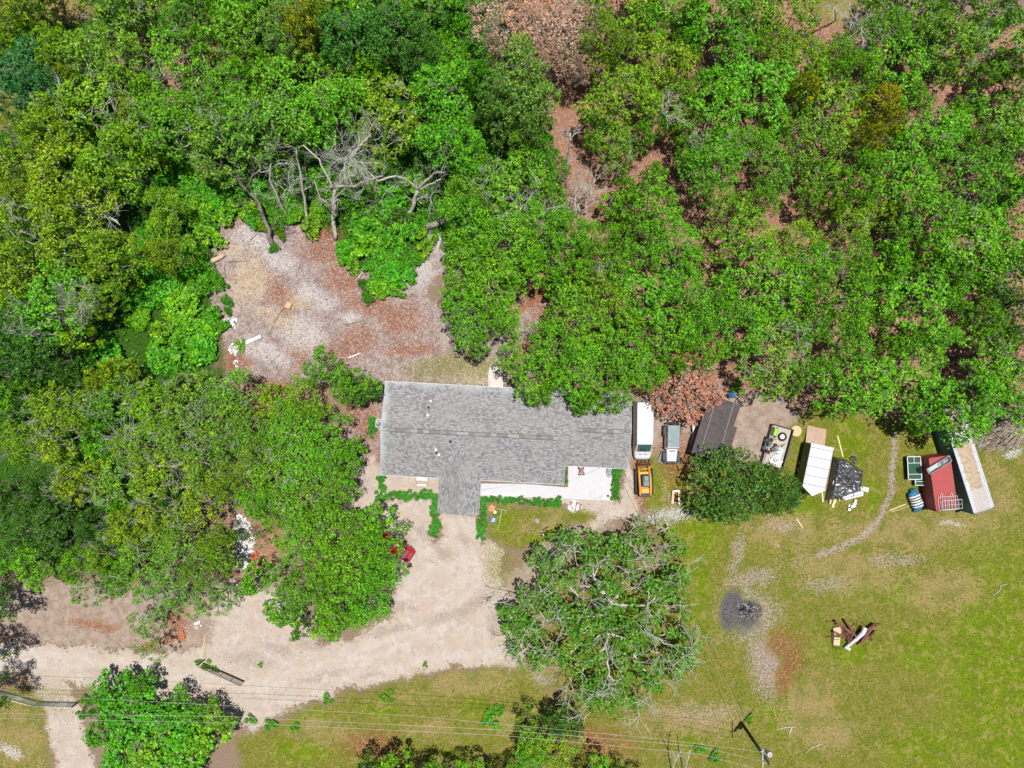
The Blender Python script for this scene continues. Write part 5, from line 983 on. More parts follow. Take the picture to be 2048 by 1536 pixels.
# ---------------------------------------------------------------- enclosed trailer with its ramp
et = P(1636, 935, 2.5); box_ = thing('box_trailer', 'white enclosed box trailer with v shaped nose and plywood ramp let down', 'trailer', (et.x, et.y, 0), R(-11.8))
rp = [(-1.28, 2.5), (1.28, 2.5), (1.28, -2.35), (0, -3.25), (-1.28, -2.35)]
mb = MB(); mb.prism(rp, .52, 2.44); mb.build('body', mat('shaded_trailer_side', (.055, .065, .055, 1), .35, 0, .1), box_)  # walls of the white trailer, their shade put into a dark colour
mb = MB(); mb.prism([(x*1.012, y*1.01) for x, y in rp], 2.44, 2.51); 
ro = mb.build('roof', mat('white_sheet_roof', (.64, .635, .69, 1), .4, 0, .02, 1, (.56, .56, .6, 1), .3, 0), box_)
mb = MB()
for y in (2.1, 1.05, 0.0, -1.05, -2.05): mb.box((0, y, 2.52), (2.5, .08, .04))
mb.box((-1.27, 0, 2.515), (.05, 4.6, .03)); mb.box((1.27, 0, 2.515), (.05, 4.6, .03))
mb.build('roof_seam', mat('grey_caulk', (.25, .25, .28, 1), .6), ro)
mb = MB(); mb.box((0, 0, .48), (2.4, 4.9, .09)); mb.tube([(-.7, -2.8, .48), (0, -4.0, .45)], .05); mb.tube([(.7, -2.8, .48), (0, -4.0, .45)], .05); mb.build('chassis', DKM, box_)
mb = MB(); mb.box((-1.30, .6, 1.5), (.03, .9, .06)); mb.build('side_trim', WHT, box_)
for s in (-1, 1):
    for y in (-.75, .05): wheel(box_, s*1.2, y, .33, .2)
mb = MB(); mb.add([(-1.12, 2.5, .5), (1.12, 2.5, .5), (1.12, 4.45, .05), (-1.12, 4.45, .05), (-1.12, 2.5, .44), (1.12, 2.5, .44), (1.12, 4.45, 0), (-1.12, 4.45, 0)], [(0, 1, 2, 3), (7, 6, 5, 4), (0, 4, 5, 1), (1, 5, 6, 2), (2, 6, 7, 3), (3, 7, 4, 0)])
mb.build('ramp', mat('plywood', (.47, .33, .25, 1), .85, 0, .1, 5, (.35, .22, .15, 1), .4), box_)
# ---------------------------------------------------------------- black sheeting over a lumber stack
def drape(name, label, pxs, hmax, m_, seed, res=.05, fold=11.0, cat='tarp', amp=.19, ang_=.9):
    W_ = np.array([P(x, y, hmax*.5)[:2] for x, y in pxs]); c0 = W_.mean(0); W_ = W_-c0; lo, hi = W_.min(0), W_.max(0)
    xs = np.arange(lo[0], hi[0], res); ys_ = np.arange(lo[1], hi[1], res); X, Y = np.meshgrid(xs, ys_); rgn = np.random.default_rng(seed)
    d = np.full(X.shape, 1e9); ins = np.zeros(X.shape, bool); n = len(W_)
    for i in range(n):
        a, b_ = W_[i], W_[(i+1) % n]; e = b_-a; t_ = np.clip(((X-a[0])*e[0]+(Y-a[1])*e[1])/(e@e), 0, 1); d = np.minimum(d, np.hypot(X-a[0]-e[0]*t_, Y-a[1]-e[1]*t_))
        cnd = ((a[1] > Y) != (b_[1] > Y)) & (X < (b_[0]-a[0])*(Y-a[1])/(b_[1]-a[1]+1e-12)+a[0]); ins ^= cnd
    base = hmax*np.clip(d/.42, 0, 1)**.6
    Zz = base.copy()
    for k_ in range(7):
        q = ang_+rgn.normal()*.35; f = fold*(0.5+rgn.random()); ph = rgn.random()*6; Zz += amp*.5*np.abs(np.sin((X*math.cos(q)+Y*math.sin(q))*f*.5+ph+1.2*np.sin(Y*1.3+X*.7+ph)))*np.clip(d/.2, 0, 1)*(rgn.random()*.8+.2)
    for k_ in range(9):
        q = rgn.uniform(0, 3.14); s0 = rgn.uniform(-1, 1, 2)*1.2; u_ = (X-s0[0])*math.cos(q)+(Y-s0[1])*math.sin(q); v_ = -(X-s0[0])*math.sin(q)+(Y-s0[1])*math.cos(q)+.15*np.sin(u_*3+k_); Zz += .16*np.exp(-(v_/.07)**2)*np.exp(-(u_/1.1)**2)*np.clip(d/.2, 0, 1)
    idx = -np.ones(X.shape, int); idx[ins] = np.arange(ins.sum()); V = np.stack([X[ins], Y[ins], np.maximum(Zz[ins], .03)], 1); Fs = []
    for j in range(X.shape[0]-1):
        for i in range(X.shape[1]-1):
            q = (idx[j, i], idx[j, i+1], idx[j+1, i+1], idx[j+1, i])
            if min(q) >= 0: Fs.append(q)
    o = link(name, np_mesh(name, V, np.array(Fs), m_, None, True), None, (c0[0], c0[1], 0)); return tag(o, label, cat)
BPL = mat('black_plastic_sheet', (.05, .052, .056, 1), .28, 0, .3, 5, (.16, .17, .18, 1), .6, .3, .9)
drape('black_tarp', 'wrinkled black plastic sheet over a lumber stack right of the white box trailer', [(1668, 913), (1682, 916), (1696, 920), (1710, 930), (1727, 942), (1724, 965), (1722, 984), (1700, 990), (1676, 1000), (1652, 1002), (1655, 985), (1661, 955)], .85, BPL, 3)
def plank(px0, py0, px1, py1, h, wd, th, m_, label, cat='plank', name='plank', group=None, h1=None):
    a = P(px0, py0, h); b_ = P(px1, py1, h1 if h1 is not None else h); c = (a+b_)/2; d = b_-a; mb = MB(); L = d.length
    M = d.normalized(); yaw = math.atan2(M.y, M.x); pit = -math.asin(M.z); mb.box((0, 0, 0), (L, wd, th), 0, 0, pit, ch=.004)
    return tag(mb.build(name, m_, None, tuple(c), yaw), label, cat, group)
plank(1709, 941, 1709, 980, 1.02, .32, .05, mat('grey_board', (.60, .58, .60, 1), .8), 'wide pale grey board lying on the black sheet')
plank(1668, 961, 1660, 1008, .9, .2, .07, PWOOD, 'long pinkish board sticking out from the black sheet at its left', h1=.25)
plank(1679, 986, 1679, 1002, .75, .1, .06, PWOOD, 'short pinkish board at the lower edge of the black sheet', h1=.3)
plank(1665, 1015, 1672, 995, .1, .3, .05, YWOOD, 'short yellowish board below the black sheet')
plank(1675, 871, 1686, 914, .06, .16, .05, YWOOD, 'yellow board lying on the grass above the black sheet')
plank(1646, 1004, 1644, 982, .06, .18, .05, YWOOD, 'yellow board on the grass at the box trailer nose')
plank(1779, 1021, 1812, 1008, .06, .12, .05, YWOOD, 'pale pole on the grass left of the blue striped bag')
plank(1783, 1024, 1820, 1011, .1, .06, .04, YWOOD, 'thin pale strip lying beside the pole left of the blue bag')
plank(1593, 1037, 1605, 1055, .06, .14, .05, YWOOD, 'short yellow board on the lawn below the dark oak')
t = MB(); rg = random.Random(2)
for i, (x, y, a_, b_, q) in enumerate([(0, 0, 1.3, .75, .25), (1.25, .15, 1.1, .9, .2), (2.1, .35, .7, .5, -.4), (-.55, .5, .9, .6, .9), (.6, -.35, 2.2, .2, .12)]): t.box((x, y, .35+.06*i), (a_, b_, .05), q, rg.uniform(-.08, .08))
q = P(1692, 988, .4); tag(t.build('foam_panels', WHT, None, (q.x, q.y, .35), .12), 'white foam panels lying along the lower edge of the black sheet', 'panels')
t = MB(); [t.box((rg.uniform(-.6, .5), rg.uniform(-.5, .5), .06+.05*i), (.28, .35, .04), rg.uniform(0, 3)) for i in range(7)]; q = P(1706, 1010, 0); tag(t.build('paper_scraps', WHT, None, (q.x, q.y, 0)), 'white scraps on the grass below the foam panels', 'scraps')
t = MB()
for i in range(9): t.box((rg.uniform(-.5, .6), rg.uniform(-.4, .4), .1+.05*i), (rg.uniform(.2, .6), .12, .1), rg.uniform(0, 3), ch=.01)
q = P(1708, 922, .5); tag(t.build('scrap_pile', SD, None, (q.x, q.y, 0)), 'dark scrap at the upper right edge of the black sheet', 'scrap')
# ---------------------------------------------------------------- containers
def container(name, label, px, py, rot, L, m_side, m_roof, H=2.6, Wd=2.44):
    p = P(px, py, H); t = thing(name, label, 'container', (p.x, p.y, 0), rot); hw, hl = Wd/2, L/2
    for s in (-1, 1):      # corrugated long sides: real folds
        mb = MB(); n = int(L/.28); V = []; 
        for i in range(n+1):
            for k_ in range(4):
                y = -hl+.06+(L-.12)*(i+[0, .25, .5, .75][k_])/(n+1); x = s*(hw-.01-(.04 if k_ in (1, 2) else 0)); V.append((x, y))
        vs = [(x, y, .16) for x, y in V]+[(x, y, H-.1) for x, y in V]; m = len(V); mb.add(vs, [(i, i+1, m+i+1, m+i) for i in range(m-1)]); mb.build('side_wall', m_side, t)
    mb = MB()
    for s in (-1, 1):
        for y in (-hl+.06, hl-.06): mb.box((s*(hw-.06), y, H/2), (.14, .14, H), ch=.01)
        mb.box((s*(hw-.04), 0, .09), (.10, L-.26, .16)); mb.box((s*(hw-.045), 0, H-.055), (.09, L-.26, .09))
    for y in (-hl+.05, hl-.05): mb.box((0, y, .1), (Wd-.26, .10, .16)); mb.box((0, y, H-.06), (Wd-.26, .10, .1))
    mb.build('frame', m_side, t)
    mb = MB(); mb.box((0, 0, H-.035), (Wd-.20, L-.22, .05))
    n = int(L/.30)
    for i in range(n): mb.box((0, -hl+.3+i*(L-.6)/(n-1), H-.008), (Wd-.5, .12, .018))
    mb.build('roof', m_roof, t)
    for s in (-1, 1): mb = MB(); mb.box((s*Wd*.235, -hl+.03, H/2), (Wd*.45, .05, H-.3)); d = mb.build('door', m_side, t); mb = MB(); [mb.tube([(s*(.25+k_*.45), -hl-.02, .2), (s*(.25+k_*.45), -hl-.02, H-.2)], .02, 6) for k_ in (0, 1)]; mb.build('lock_rod', STEEL, d)
    mb = MB(); mb.box((0, hl-.04, H/2), (Wd-.2, .05, H-.3)); mb.build('end_wall', m_side, t)
    for s in (-1, 1):
        for y in (-hl+.08, hl-.08): mb = MB(); mb.box((s*(hw-.08), y, H+.005), (.17, .17, .04)); mb.build('corner_casting', RUST, t)
    return t
TEAL = mat('dark_teal_paint', (.13, .27, .33, 1), .5, .1, .15, 3, (.10, .14, .15, 1), .4)
def big_roof():
    m, t, b = nt('faded_container_roof'); co = objco(t); n1 = noise(t, co, .9, 5, .7, .5); n2 = noise(t, co, 5, 4, .7); sx = t.nodes.new('ShaderNodeSeparateXYZ'); t.links.new(co, sx.inputs[0])
    ex = mth(t, 'ABSOLUTE', mth(t, 'ADD', sx.outputs[0], mth(t, 'MULTIPLY', mth(t, 'SUBTRACT', n1, .5), .9))); 
    rust = mix(t, (.26, .19, .14, 1), (.42, .33, .225, 1), step(t, n2, .35, .62)); rust = mix(t, rust, (.22, .19, .18, 1), mth(t, 'MULTIPLY', step(t, n1, .52, .6), .6))
    pale = mix(t, (.36, .37, .40, 1), (.50, .51, .55, 1), step(t, n2, .4, .6))
    c = mix(t, rust, pale, step(t, ex, .72, .90)); 
    yy = sx.outputs[1]; c = mix(t, c, pale, mth(t, 'MULTIPLY', step(t, mth(t, 'SUBTRACT', .8, mth(t, 'ABSOLUTE', mth(t, 'SUBTRACT', yy, 2.6))), .1, .3), step(t, sx.outputs[0], -.6, -.3)))
    c = mix(t, c, mix(t, (.40, .40, .42, 1), pale, step(t, n1, .4, .6)), mth(t, 'MULTIPLY', step(t, mth(t, 'MULTIPLY', yy, -1), 3.4, 3.6), .55))
    t.links.new(c, b.inputs['Base Color']); b.inputs['Roughness'].default_value = .8; bump(t, b, n2, .3, .02); return m
cbig = container('shipping_container', 'long dark teal shipping container with a rust stained pale grey roof', 1935.7, 918.5, R(17.6), 12.19, TEAL, big_roof(), H=2.9)
for s in (-1, 1):
    mb = MB(); mb.box((s*1.13, 0, 2.912), (.15, 11.9, .02)); mb.build('roof_rail', mat('pale_rail', (.50, .52, .57, 1), .6, 0, .1), cbig)
RED = mat('red_container_paint', (.38, .075, .065, 1), .55, 0, .18, 3, (.30, .10, .08, 1), .4); REDR = mat('faded_red_roof', (.38, .052, .055, 1), .6, 0, .06, 2, (.32, .075, .07, 1), .35, .05)
cred = container('shipping_container', 'short red shipping container standing left of the long teal one', 1886.7, 966.9, R(8.3), 6.06, RED, REDR)
# on and round the red container
q = P(1876.5, 929.5, 2.75); t = thing('plastic_trough', 'long grey plastic trough with cloudy bottom lying diagonally on the red container', 'trough', (q.x, q.y, 2.62), R(31))
def rrect(hx, hy, k_): return [(hx-k_, -hy), (hx, -hy+k_), (hx, hy-k_), (hx-k_, hy), (-hx+k_, hy), (-hx, hy-k_), (-hx, -hy+k_), (-hx+k_, -hy)]
mb = MB(); mb.loft([[(*v_, z) for v_ in rrect(hx, hy, .1)] for hx, hy, z in ((1.35, .28, 0), (1.48, .36, .32), (1.5, .38, .32), (1.5, .38, .34), (1.42, .30, .34), (1.30, .24, .06))]); mb.build('shell', mat('grey_plastic_worn', (.13, .15, .15, 1), .5, 0, .3, 6, (.35, .38, .38, 1), .6), t)
mb = MB(); mb.box((-.55, 0, .09), (1.3, .42, .03)); mb.box((.1, 0, .2), (.18, .3, .12)); mb.tube([(.3, -.15, .2), (1.2, .1, .25)], .04); mb.tube([(.4, .2, .2), (1.1, -.1, .25)], .04); mb.build('fittings', mat('cloudy_plastic', (.45, .50, .50, 1), .4, 0, .3), t)
q = P(1900, 1003, 2.9); t = thing('bed_frame', 'white metal bunk bed frames lying on the near end of the red container', 'bed frame', (q.x, q.y, 2.66), R(4))
def grid(name, x0, x1, y0, y1, z, nx_, ny_, r_, arch=False):
    mb = MB(); mb.tube([(x0, y0, z), (x1, y0, z), (x1, y1, z), (x0, y1, z), (x0, y0, z)], r_, 5)
    for i in range(1, nx_): mb.tube([(x0+(x1-x0)*i/nx_, y0, z), (x0+(x1-x0)*i/nx_, y1, z)], r_*.7, 4)
    for i in range(1, ny_): mb.tube([(x0, y0+(y1-y0)*i/ny_, z), (x1, y0+(y1-y0)*i/ny_, z)], r_*.7, 4)
    return mb
mb = grid('a', -.9, 1.3, -.85, .15, .30, 6, 2, .035); mb.build('side_rack', WHT, t)
mb = grid('b', -1.2, .95, -.95, .55, .12, 9, 1, .03)
for x in (-.95, .15): mb.tube([(x, .5, .12), (x, .8, .12), (x+.12, .95, .12), (x+.24, .8, .12), (x+.24, .5, .12)], .03, 5)
mb.build('base_rack', WHT, t)
def wframe(name, label, px, py, rot, w_, h_, tilt, z):
    q = P(px, py, z); t = thing(name, label, 'window frame', (q.x, q.y, z), rot); t.rotation_euler = (tilt[0], tilt[1], rot)
    mb = MB()
    for x in (-w_/2, w_/2): mb.box((x, 0, 0), (.09, h_, .06), ch=.01)
    for y in (-h_/2, -h_*.27, h_*.22, h_/2): mb.box((0, y, 0), (w_-.09, .09 if abs(y) > h_*.3 else .06, .058))
    mb.box((0, h_*.36, 0), (.05, h_*.26, .05)); mb.build('frame', WHT, t); mb = MB(); mb.box((0, 0, -.02), (w_-.1, h_-.1, .01)); mb.build('pane', glass('window_glass', (.03, .09, .05, 1)), t); return t
wframe('window_frame', 'larger white window frame leaning against the left side of the red container', 1829, 936, R(3), 1.35, 2.6, (0, R(-18), 0), 1.0)
wframe('window_frame', 'smaller white window frame partly behind the larger one at the red container', 1840, 954, R(3), 1.0, 1.9, (0, R(-24), 0), .85)
q = P(1833, 1001, .6); t = thing('striped_bag', 'tied bulk bag with white and dark stripes and blue ends by the red container', 'bag', (q.x, q.y, 0), R(20))
mb = MB(); rg = np.random.default_rng(2); rings = []
for i in range(15):
    u = -1.05+i*.15; rr = (.62 if abs(u) < .75 else .62-(abs(u)-.75)*.7)*(1+.07*math.sin(i*2.1)); rings.append([(rr*1.05*math.cos(a_)*(1+.06*rg.random()), u+.06*rg.random(), max(.02, .45+.5*rr/.62*math.sin(a_))) for a_ in [k_*2*math.pi/14 for k_ in range(14)]])
WS = mat('white_woven_plastic', (.72, .74, .76, 1), .6, 0, .08); BS = mat('blue_plastic', (.03, .20, .38, 1), .45, 0, .2); DS = mat('dark_woven', (.06, .08, .10, 1), .6)
for i in range(14): mb.loft([rings[i], rings[i+1]], 1 if i < 2 or i > 11 else (2 if i % 2 else 0))
mb.build('sack', [WS, BS, DS], t); mb = MB()
for s in (-1, 1):
    for k_ in range(5): mb.tube([(s*.1*k_-.2, s*1.0, .6), (s*.12*k_-.2+.1, s*1.25, .4), (.15*k_-.3, s*1.35, .15)], [.06, .05, .03], 5)
mb.build('ties', BS, t)
# ---------------------------------------------------------------- burn heap, rusty scrap
def sticks(name, label, px, py, rx_, ry_, n, L, r_, m_, seed, cat, h=.5, kind=None, lay=None, group=None):
    rg = random.Random(seed); q = P(px, py, h/2); mb = MB()
    for i in range(n):
        a_ = rg.uniform(0, 6.28); d = math.sqrt(rg.random()); x, y = rx_*d*math.cos(a_), ry_*d*math.sin(a_); th = rg.uniform(0, 3.14) if lay is None else rg.gauss(lay, .45); l_ = L*rg.uniform(.4, 1.2)/2; z = .05+h*(1-d)*rg.random()
        c, s = math.cos(th), math.sin(th); w_ = rg.uniform(-.15, .15)*l_; k_ = rg.uniform(.6, 1.3)*r_
        mb.tube([(x-c*l_, y-s*l_, max(.03, z-rg.uniform(0, .2))), (x-s*w_, y+c*w_, z+.04), (x+c*l_, y+s*l_, max(.03, z-rg.uniform(-.1, .2)))], [k_, k_*.9, k_*.5], 5, rg.randrange(len(m_)) if isinstance(m_, list) else 0, True)
    return tag(mb.build(name, m_, None, (q.x, q.y, 0)), label, cat, group, kind)
CH = mat('charred_wood', (.022, .02, .022, 1), .9, 0, .4); ASH = mat('pale_ash', (.55, .54, .56, 1), .95, 0, .15)
sticks('burn_heap', 'heap of charred sticks with white ash inside the burnt ring on the lawn', 1496, 1222, 1.7, 1.4, 240, .55, .035, [CH, CH, CH, ASH], 3, 'burn heap', .45)
sticks('brush_pile', 'large pile of dry tan branches at the right edge beside the long container', 2000, 862, 3.6, 2.0, 520, 2.6, .035, [BARKP, mat('tan_branch', (.50, .37, .25, 1), .9), BARK], 4, 'brush pile', 1.3, None, .45)
q = P(1712, 1268, .3); t = thing('scrap_heap', 'heap of rusty steel beams and a white post on the open lawn', 'scrap heap', (q.x, q.y, 0))
rg = random.Random(12); k0 = ALT/PPM/ALT
def L2(px, py): w_ = P(px, py, .4); return (w_.x-q.x, w_.y-q.y)
for i, (x0, y0, x1, y1, z0, z1, wd) in enumerate([(1669, 1241, 1706, 1268, .5, .6, .28), (1672, 1248, 1698, 1262, .4, .5, .2), (1688, 1238, 1710, 1272, .6, .7, .22), (1700, 1284, 1748, 1246, .5, .6, .25), (1716, 1290, 1752, 1262, .3, .35, .22), (1722, 1282, 1744, 1252, .5, .5, .3), (1679, 1270, 1702, 1262, .5, .6, .15), (1695, 1284, 1708, 1258, .5, .7, .16), (1702, 1250, 1694, 1280, .6, .5, .13), (1684, 1263, 1702, 1290, .4, .4, .12), (1730, 1258, 1763, 1247, .7, .4, .08), (1653, 1277, 1680, 1268, .15, .4, .06), (1706, 1262, 1700, 1288, .4, .5, .12), (1665, 1262, 1690, 1275, .5, .4, .22)]):
    a, b_ = L2(x0, y0), L2(x1, y1); L = math.hypot(b_[0]-a[0], b_[1]-a[1]); th = math.atan2(b_[1]-a[1], b_[0]-a[0]); mb = MB()
    c = ((a[0]+b_[0])/2, (a[1]+b_[1])/2, (z0+z1)/2); 
    for dz, w2, t2 in ((wd*.45, wd, .02), (-wd*.45, wd, .02), (0, .02, wd*.9)): mb.box((c[0], c[1], c[2]+dz), (L, w2, t2), th, 0, -math.atan2(z1-z0, L))
    mb.build('beam', RUST, t)
mb = MB(); mb.tube([(*L2(1654, 1246), .5), (*L2(1660, 1242), .6), (*L2(1672, 1244), .6)], .03); mb.tube([(*L2(1666, 1262), .2), (*L2(1667, 1290), .2), (*L2(1674, 1298), .2), (*L2(1684, 1298), .2)], .035); mb.tube([(*L2(1742, 1272), .3), (*L2(1748, 1284), .3), (*L2(1740, 1280), .3)], .05)
for i in range(30): x, y = L2(rg.uniform(1676, 1740), rg.uniform(1250, 1290)); a_ = rg.uniform(0, 3.1); mb.tube([(x, y, rg.uniform(.1, .5)), (x+.7*math.cos(a_), y+.7*math.sin(a_), rg.uniform(.1, .7))], .025, 4)
mb.build('bent_rods', RUST, t)
mb = MB(); mb.box((*L2(1674, 1283), .22), (.75, .95, .35), -.1, ch=.02); mb.box((*L2(1675, 1262), .22), (.85, .8, .3), .2, ch=.02); mb.build('wooden_box', mat('pale_boards', (.56, .46, .32, 1), .8, 0, .12), t)
mb = MB(); pp = [L2(1726, 1252), L2(1722, 1262), L2(1712, 1274), L2(1700, 1286), L2(1692, 1295), L2(1700, 1299)]; mb.tube([(*pp[0], .95), (*pp[1], .95), (*pp[2], .8), (*pp[3], .6), (*pp[4], .4), (*pp[5], .3)], [.22, .26, .2, .16, .22, .2], 8, 0, True, False); mb.build('white_post', WHT, t)
# ---------------------------------------------------------------- power pole, wires
pb = P(1482, 1447, 0); ptop = P(1538, 1524, 9.0); pb = Vector(((pb.x+ptop.x)/2, (pb.y+ptop.y)/2, 0)); 
pole = thing('power_pole', 'dark wooden power pole with a grey transformer near the lower edge', 'power pole', tuple(pb))
PW = mat('dark_pole_wood', (.05, .042, .036, 1), .9, 0, .3, 6)
mb = MB(); mb.tube([(0, 0, -.2), (0, 0, 4.5), (0, 0, 9.1)], [.19, .165, .13], 12); mb.build('pole', PW, pole)
mb = MB(); mb.box((-.35, .1, 8.2), (.10, 2.0, .12)); mb.box((-.15, -.1, 8.75), (.9, .08, .08)); mb.build('crossarm', mat('grey_arm', (.45, .46, .45, 1), .6), pole)
mb = MB(); mb.tube([(.55, .25, 6.9), (.55, .25, 7.75)], .24, 16, 0, True, False); mb.tube([(.55, .25, 7.75), (.55, .25, 7.8)], .26, 16, 0, True, False); mb.box((.25, .12, 7.3), (.4, .08, .1)); tf = mb.build('transformer', mat('pale_grey_enamel', (.55, .55, .58, 1), .4), pole)
mb = MB(); mb.tube([(.5, .2, 7.8), (.5, .2, 8.15)], .05, 8); mb.tube([(.65, .3, 7.8), (.65, .3, 8.1)], .05, 8); mb.build('bushing', WHT, tf)
for (x, y, z) in ((-.55, .85, 8.35), (-.5, -.1, 8.45), (-.75, -.75, 8.9)):
    mb = MB(); mb.tube([(x, y, z-.12), (x, y, z)], .05, 8); mb.tube([(x, y, z), (x, y, z+.05)], .08, 10); mb.build('insulator', WHT, pole)
mb = MB(); mb.tube([(.2, .1, 8.0), (-.1, .45, 8.1), (-.35, .75, 8.3)], .02, 5); mb.tube([(.2, 0, 7.7), (.5, -.3, 7.9), (.3, -.5, 8.5), (-.1, -.2, 8.6)], .02, 5); mb.build('jumper_cable', DKM, pole)
pole2 = copy_tree(pole); pole2.location = (pb.x-112, pb.y+9.5, 0); pole2['label'] = 'second dark power pole beyond the left edge of the photograph'
for pr in (pole, pole2): pr['group'] = 'power poles along the line'
WIRE = mat('pale_wire', (.50, .50, .47, 1), .5, .3, .05)
def wire(label, pts, r_=.016, m_=WIRE, name='power_line', group='overhead wires'):
    w_ = [P(*p) for p in pts]; o = w_[0].copy(); mb = MB(); s = []
    for a, b_ in zip(w_[:-1], w_[1:]):
        for i in range(6): s.append(a.lerp(b_, i/6)-o)
    s.append(w_[-1]-o); mb.tube(s, r_, 5, 0, True); return tag(mb.build(name, m_, None, tuple(o)), label, 'wire', group)
e2 = lambda x, y, z: (*W2P(pb.x-112+x, pb.y+9.5+y, z), z)
wire('lowest of the three overhead wires crossing the bottom of the photo', [e2(-.75, -.75, 8.9), (0, 1437, 8.0), (480, 1446, 7.8), (1005, 1471, 8.0), (1400, 1508, 8.6), (*W2P(pb.x-.75, pb.y-.75, 8.95), 8.95)])
wire('middle of the three overhead wires crossing the bottom of the photo', [e2(-.5, -.1, 8.45), (0, 1427, 7.8), (455, 1433, 7.6), (1005, 1460, 7.8), (1400, 1493, 8.2), (*W2P(pb.x-.5, pb.y-.1, 8.5), 8.5)])
wire('faint upper overhead wire passing over the vivid thicket', [e2(-.55, .85, 8.35), (0, 1391, 7.0), (245, 1400, 6.9), (830, 1432, 7.0), (1320, 1478, 7.8), (*W2P(pb.x-.55, pb.y+.85, 8.4), 8.4)], .014)
wire('thin dark service cable running from the power pole to the house corner', [(*W2P(pb.x, pb.y, 7.6), 7.6), (1440, 1330, 5.6), (1330, 1110, 4.0), (1275, 1000, 3.3), (*W2P(hb.x+26.9, hb.y+.9, 2.75), 2.75)], .018, DKM, 'service_cable')
q = P(1581, 1462, 0); t = MB(); t.tube([(0, 0, 0), (.3, .8, .05)], .06, 6); tag(t.build('pipe', WHT, None, (q.x-.2, q.y-.4, .05)), 'short white pipe on the grass right of the power pole', 'pipe')
q = P(1570, 1455, 0); t = MB(); t.tube([(-1.1, -.25, .05), (0, .1, .12), (.9, .2, .3), (1.3, .15, .1)], [.03, .05, .05, .02], 5); tag(t.build('branch', BARKW, None, (q.x, q.y, 0)), 'pale curved branch on the grass above the white pipe', 'branch')
q = P(1625, 1498, 0); t = MB(); t.tube([(-.9, -.6, .05), (-.3, .1, .1), (.5, .5, .15), (1.1, .6, .1)], [.02, .04, .05, .03], 5); tag(t.build('branch', BARKW, None, (q.x, q.y, 0)), 'pale branch lying on the lawn right of the power pole foot', 'branch')
q = P(2000, 1182, 0); t = MB(); t.tube([(-.9, -.5, .05), (-.1, 0, .08), (0, .6, .1), (.9, .9, .1)], [.02, .04, .04, .02], 5); tag(t.build('branch', BARKW, None, (q.x, q.y, 0)), 'thin forked twig on the bright grass near the right edge', 'branch')
# ---------------------------------------------------------------- gates
def gate(name, label, px0, py0, px1, py1, h, bars, uprights, m_, r_=.03, group=None):
    a, b_ = P(px0, py0), P(px1, py1); d = b_-a; L = d.length; t = thing(name, label, 'gate', tuple(a), math.atan2(d.y, d.x), group)
    mb = MB(); mb.tube([(0, 0, .12), (L, 0, .12), (L, 0, h), (0, 0, h), (0, 0, .12)], r_*1.5, 6); mb.build('frame', m_, t)
    for i in range(1, bars): z = .12+(h-.12)*i/bars; mb = MB(); mb.tube([(0, 0, z), (L, 0, z)], r_, 5); mb.build('bar', m_, t)
    for i in range(1, uprights): mb = MB(); mb.tube([(L*i/uprights, 0, .12), (L*i/uprights, 0, h)], r_*1.1, 5); mb.build('upright', m_, t)
    return t
gate('pipe_gate', 'open black pipe gate swung back beside the sandy drive', 408, 1325, 490, 1362, 1.35, 5, 4, DKM)
gate('pipe_gate', 'galvanised pipe gate at the far left of the drive entrance', -12, 1377, 76, 1401, 1.35, 5, 4, GREYM)
g2 = gate('pipe_gate', 'galvanised mesh gate joining the left gate to a brown post', 79, 1402, 158, 1404, 1.35, 8, 6, GREYM, .022)
q = P(160, 1402); mb = MB(); mb.box((0, 0, .8), (.14, .14, 1.7), ch=.02); tag(mb.build('gate_post', mat('brown_post', (.10, .06, .04, 1), .85), None, (q.x, q.y, 0)), 'brown post at the right end of the galvanised gates', 'post')
q = P(411, 1322); mb = MB(); mb.box((0, 0, .8), (.14, .14, 1.7), ch=.02); tag(mb.build('gate_post', mat('brown_post', (.10, .06, .04, 1), .85), None, (q.x-.1, q.y+.2, 0)), 'post carrying the open black gate', 'post')
plank(401, 1325, 410, 1272, .06, .1, .05, YWOOD, 'thin yellow pole lying up from the black gate')
plank(409, 1320, 414, 1270, .06, .07, .04, WOOD, 'grey stick lying beside the thin yellow pole at the gate')
# ---------------------------------------------------------------- small things round the house
q = P(1163, 942, .5); t = thing('push_mower', 'small red and black wheeled mower on the white slab by the eave', 'mower', (q.x, q.y, .11), R(4))
mb = MB(); mb.box((0, .05, .3), (.5, .62, .22), ch=.06); mb.box((0, .1, .5), (.28, .3, .2), ch=.04); mb.build('deck', mat('faded_red', (.30, .10, .09, 1), .5, 0, .2), t)
for x in (-.3, .3):
    for y in (-.38, .36): mb = MB(); mb.disc((x, y, .15), .15, .08, 14, 0, 'X'); mb.build('wheel', BLK, t)
mb = MB(); mb.tube([(-.22, .3, .3), (-.24, .75, .9), (.24, .75, .9), (.22, .3, .3)], .02, 5); mb.box((0, -.42, .25), (.62, .12, .12)); mb.build('handle', DKM, t)
def crumple(name, label, px, py, sx_, sy_, hz, m_, seed, cat, rot=0, z=.0):
    rg = np.random.default_rng(seed); bm = bmesh.new(); bmesh.ops.create_icosphere(bm, subdivisions=3, radius=1); vs = []
    for v in bm.verts:
        k_ = 1+.28*math.sin(v.co.x*7+seed)*math.sin(v.co.y*9)+.12*rg.normal(); vs.append((v.co.x*sx_*k_, v.co.y*sy_*k_, max(0, v.co.z+.25)*hz*k_))
    fs = [tuple(v.index for v in f.verts) for f in bm.faces]; bm.free(); q = P(px, py, z+hz/2); mb = MB(); mb.add(vs, fs); return tag(mb.build(name, m_, None, (q.x, q.y, z), rot), label, cat)
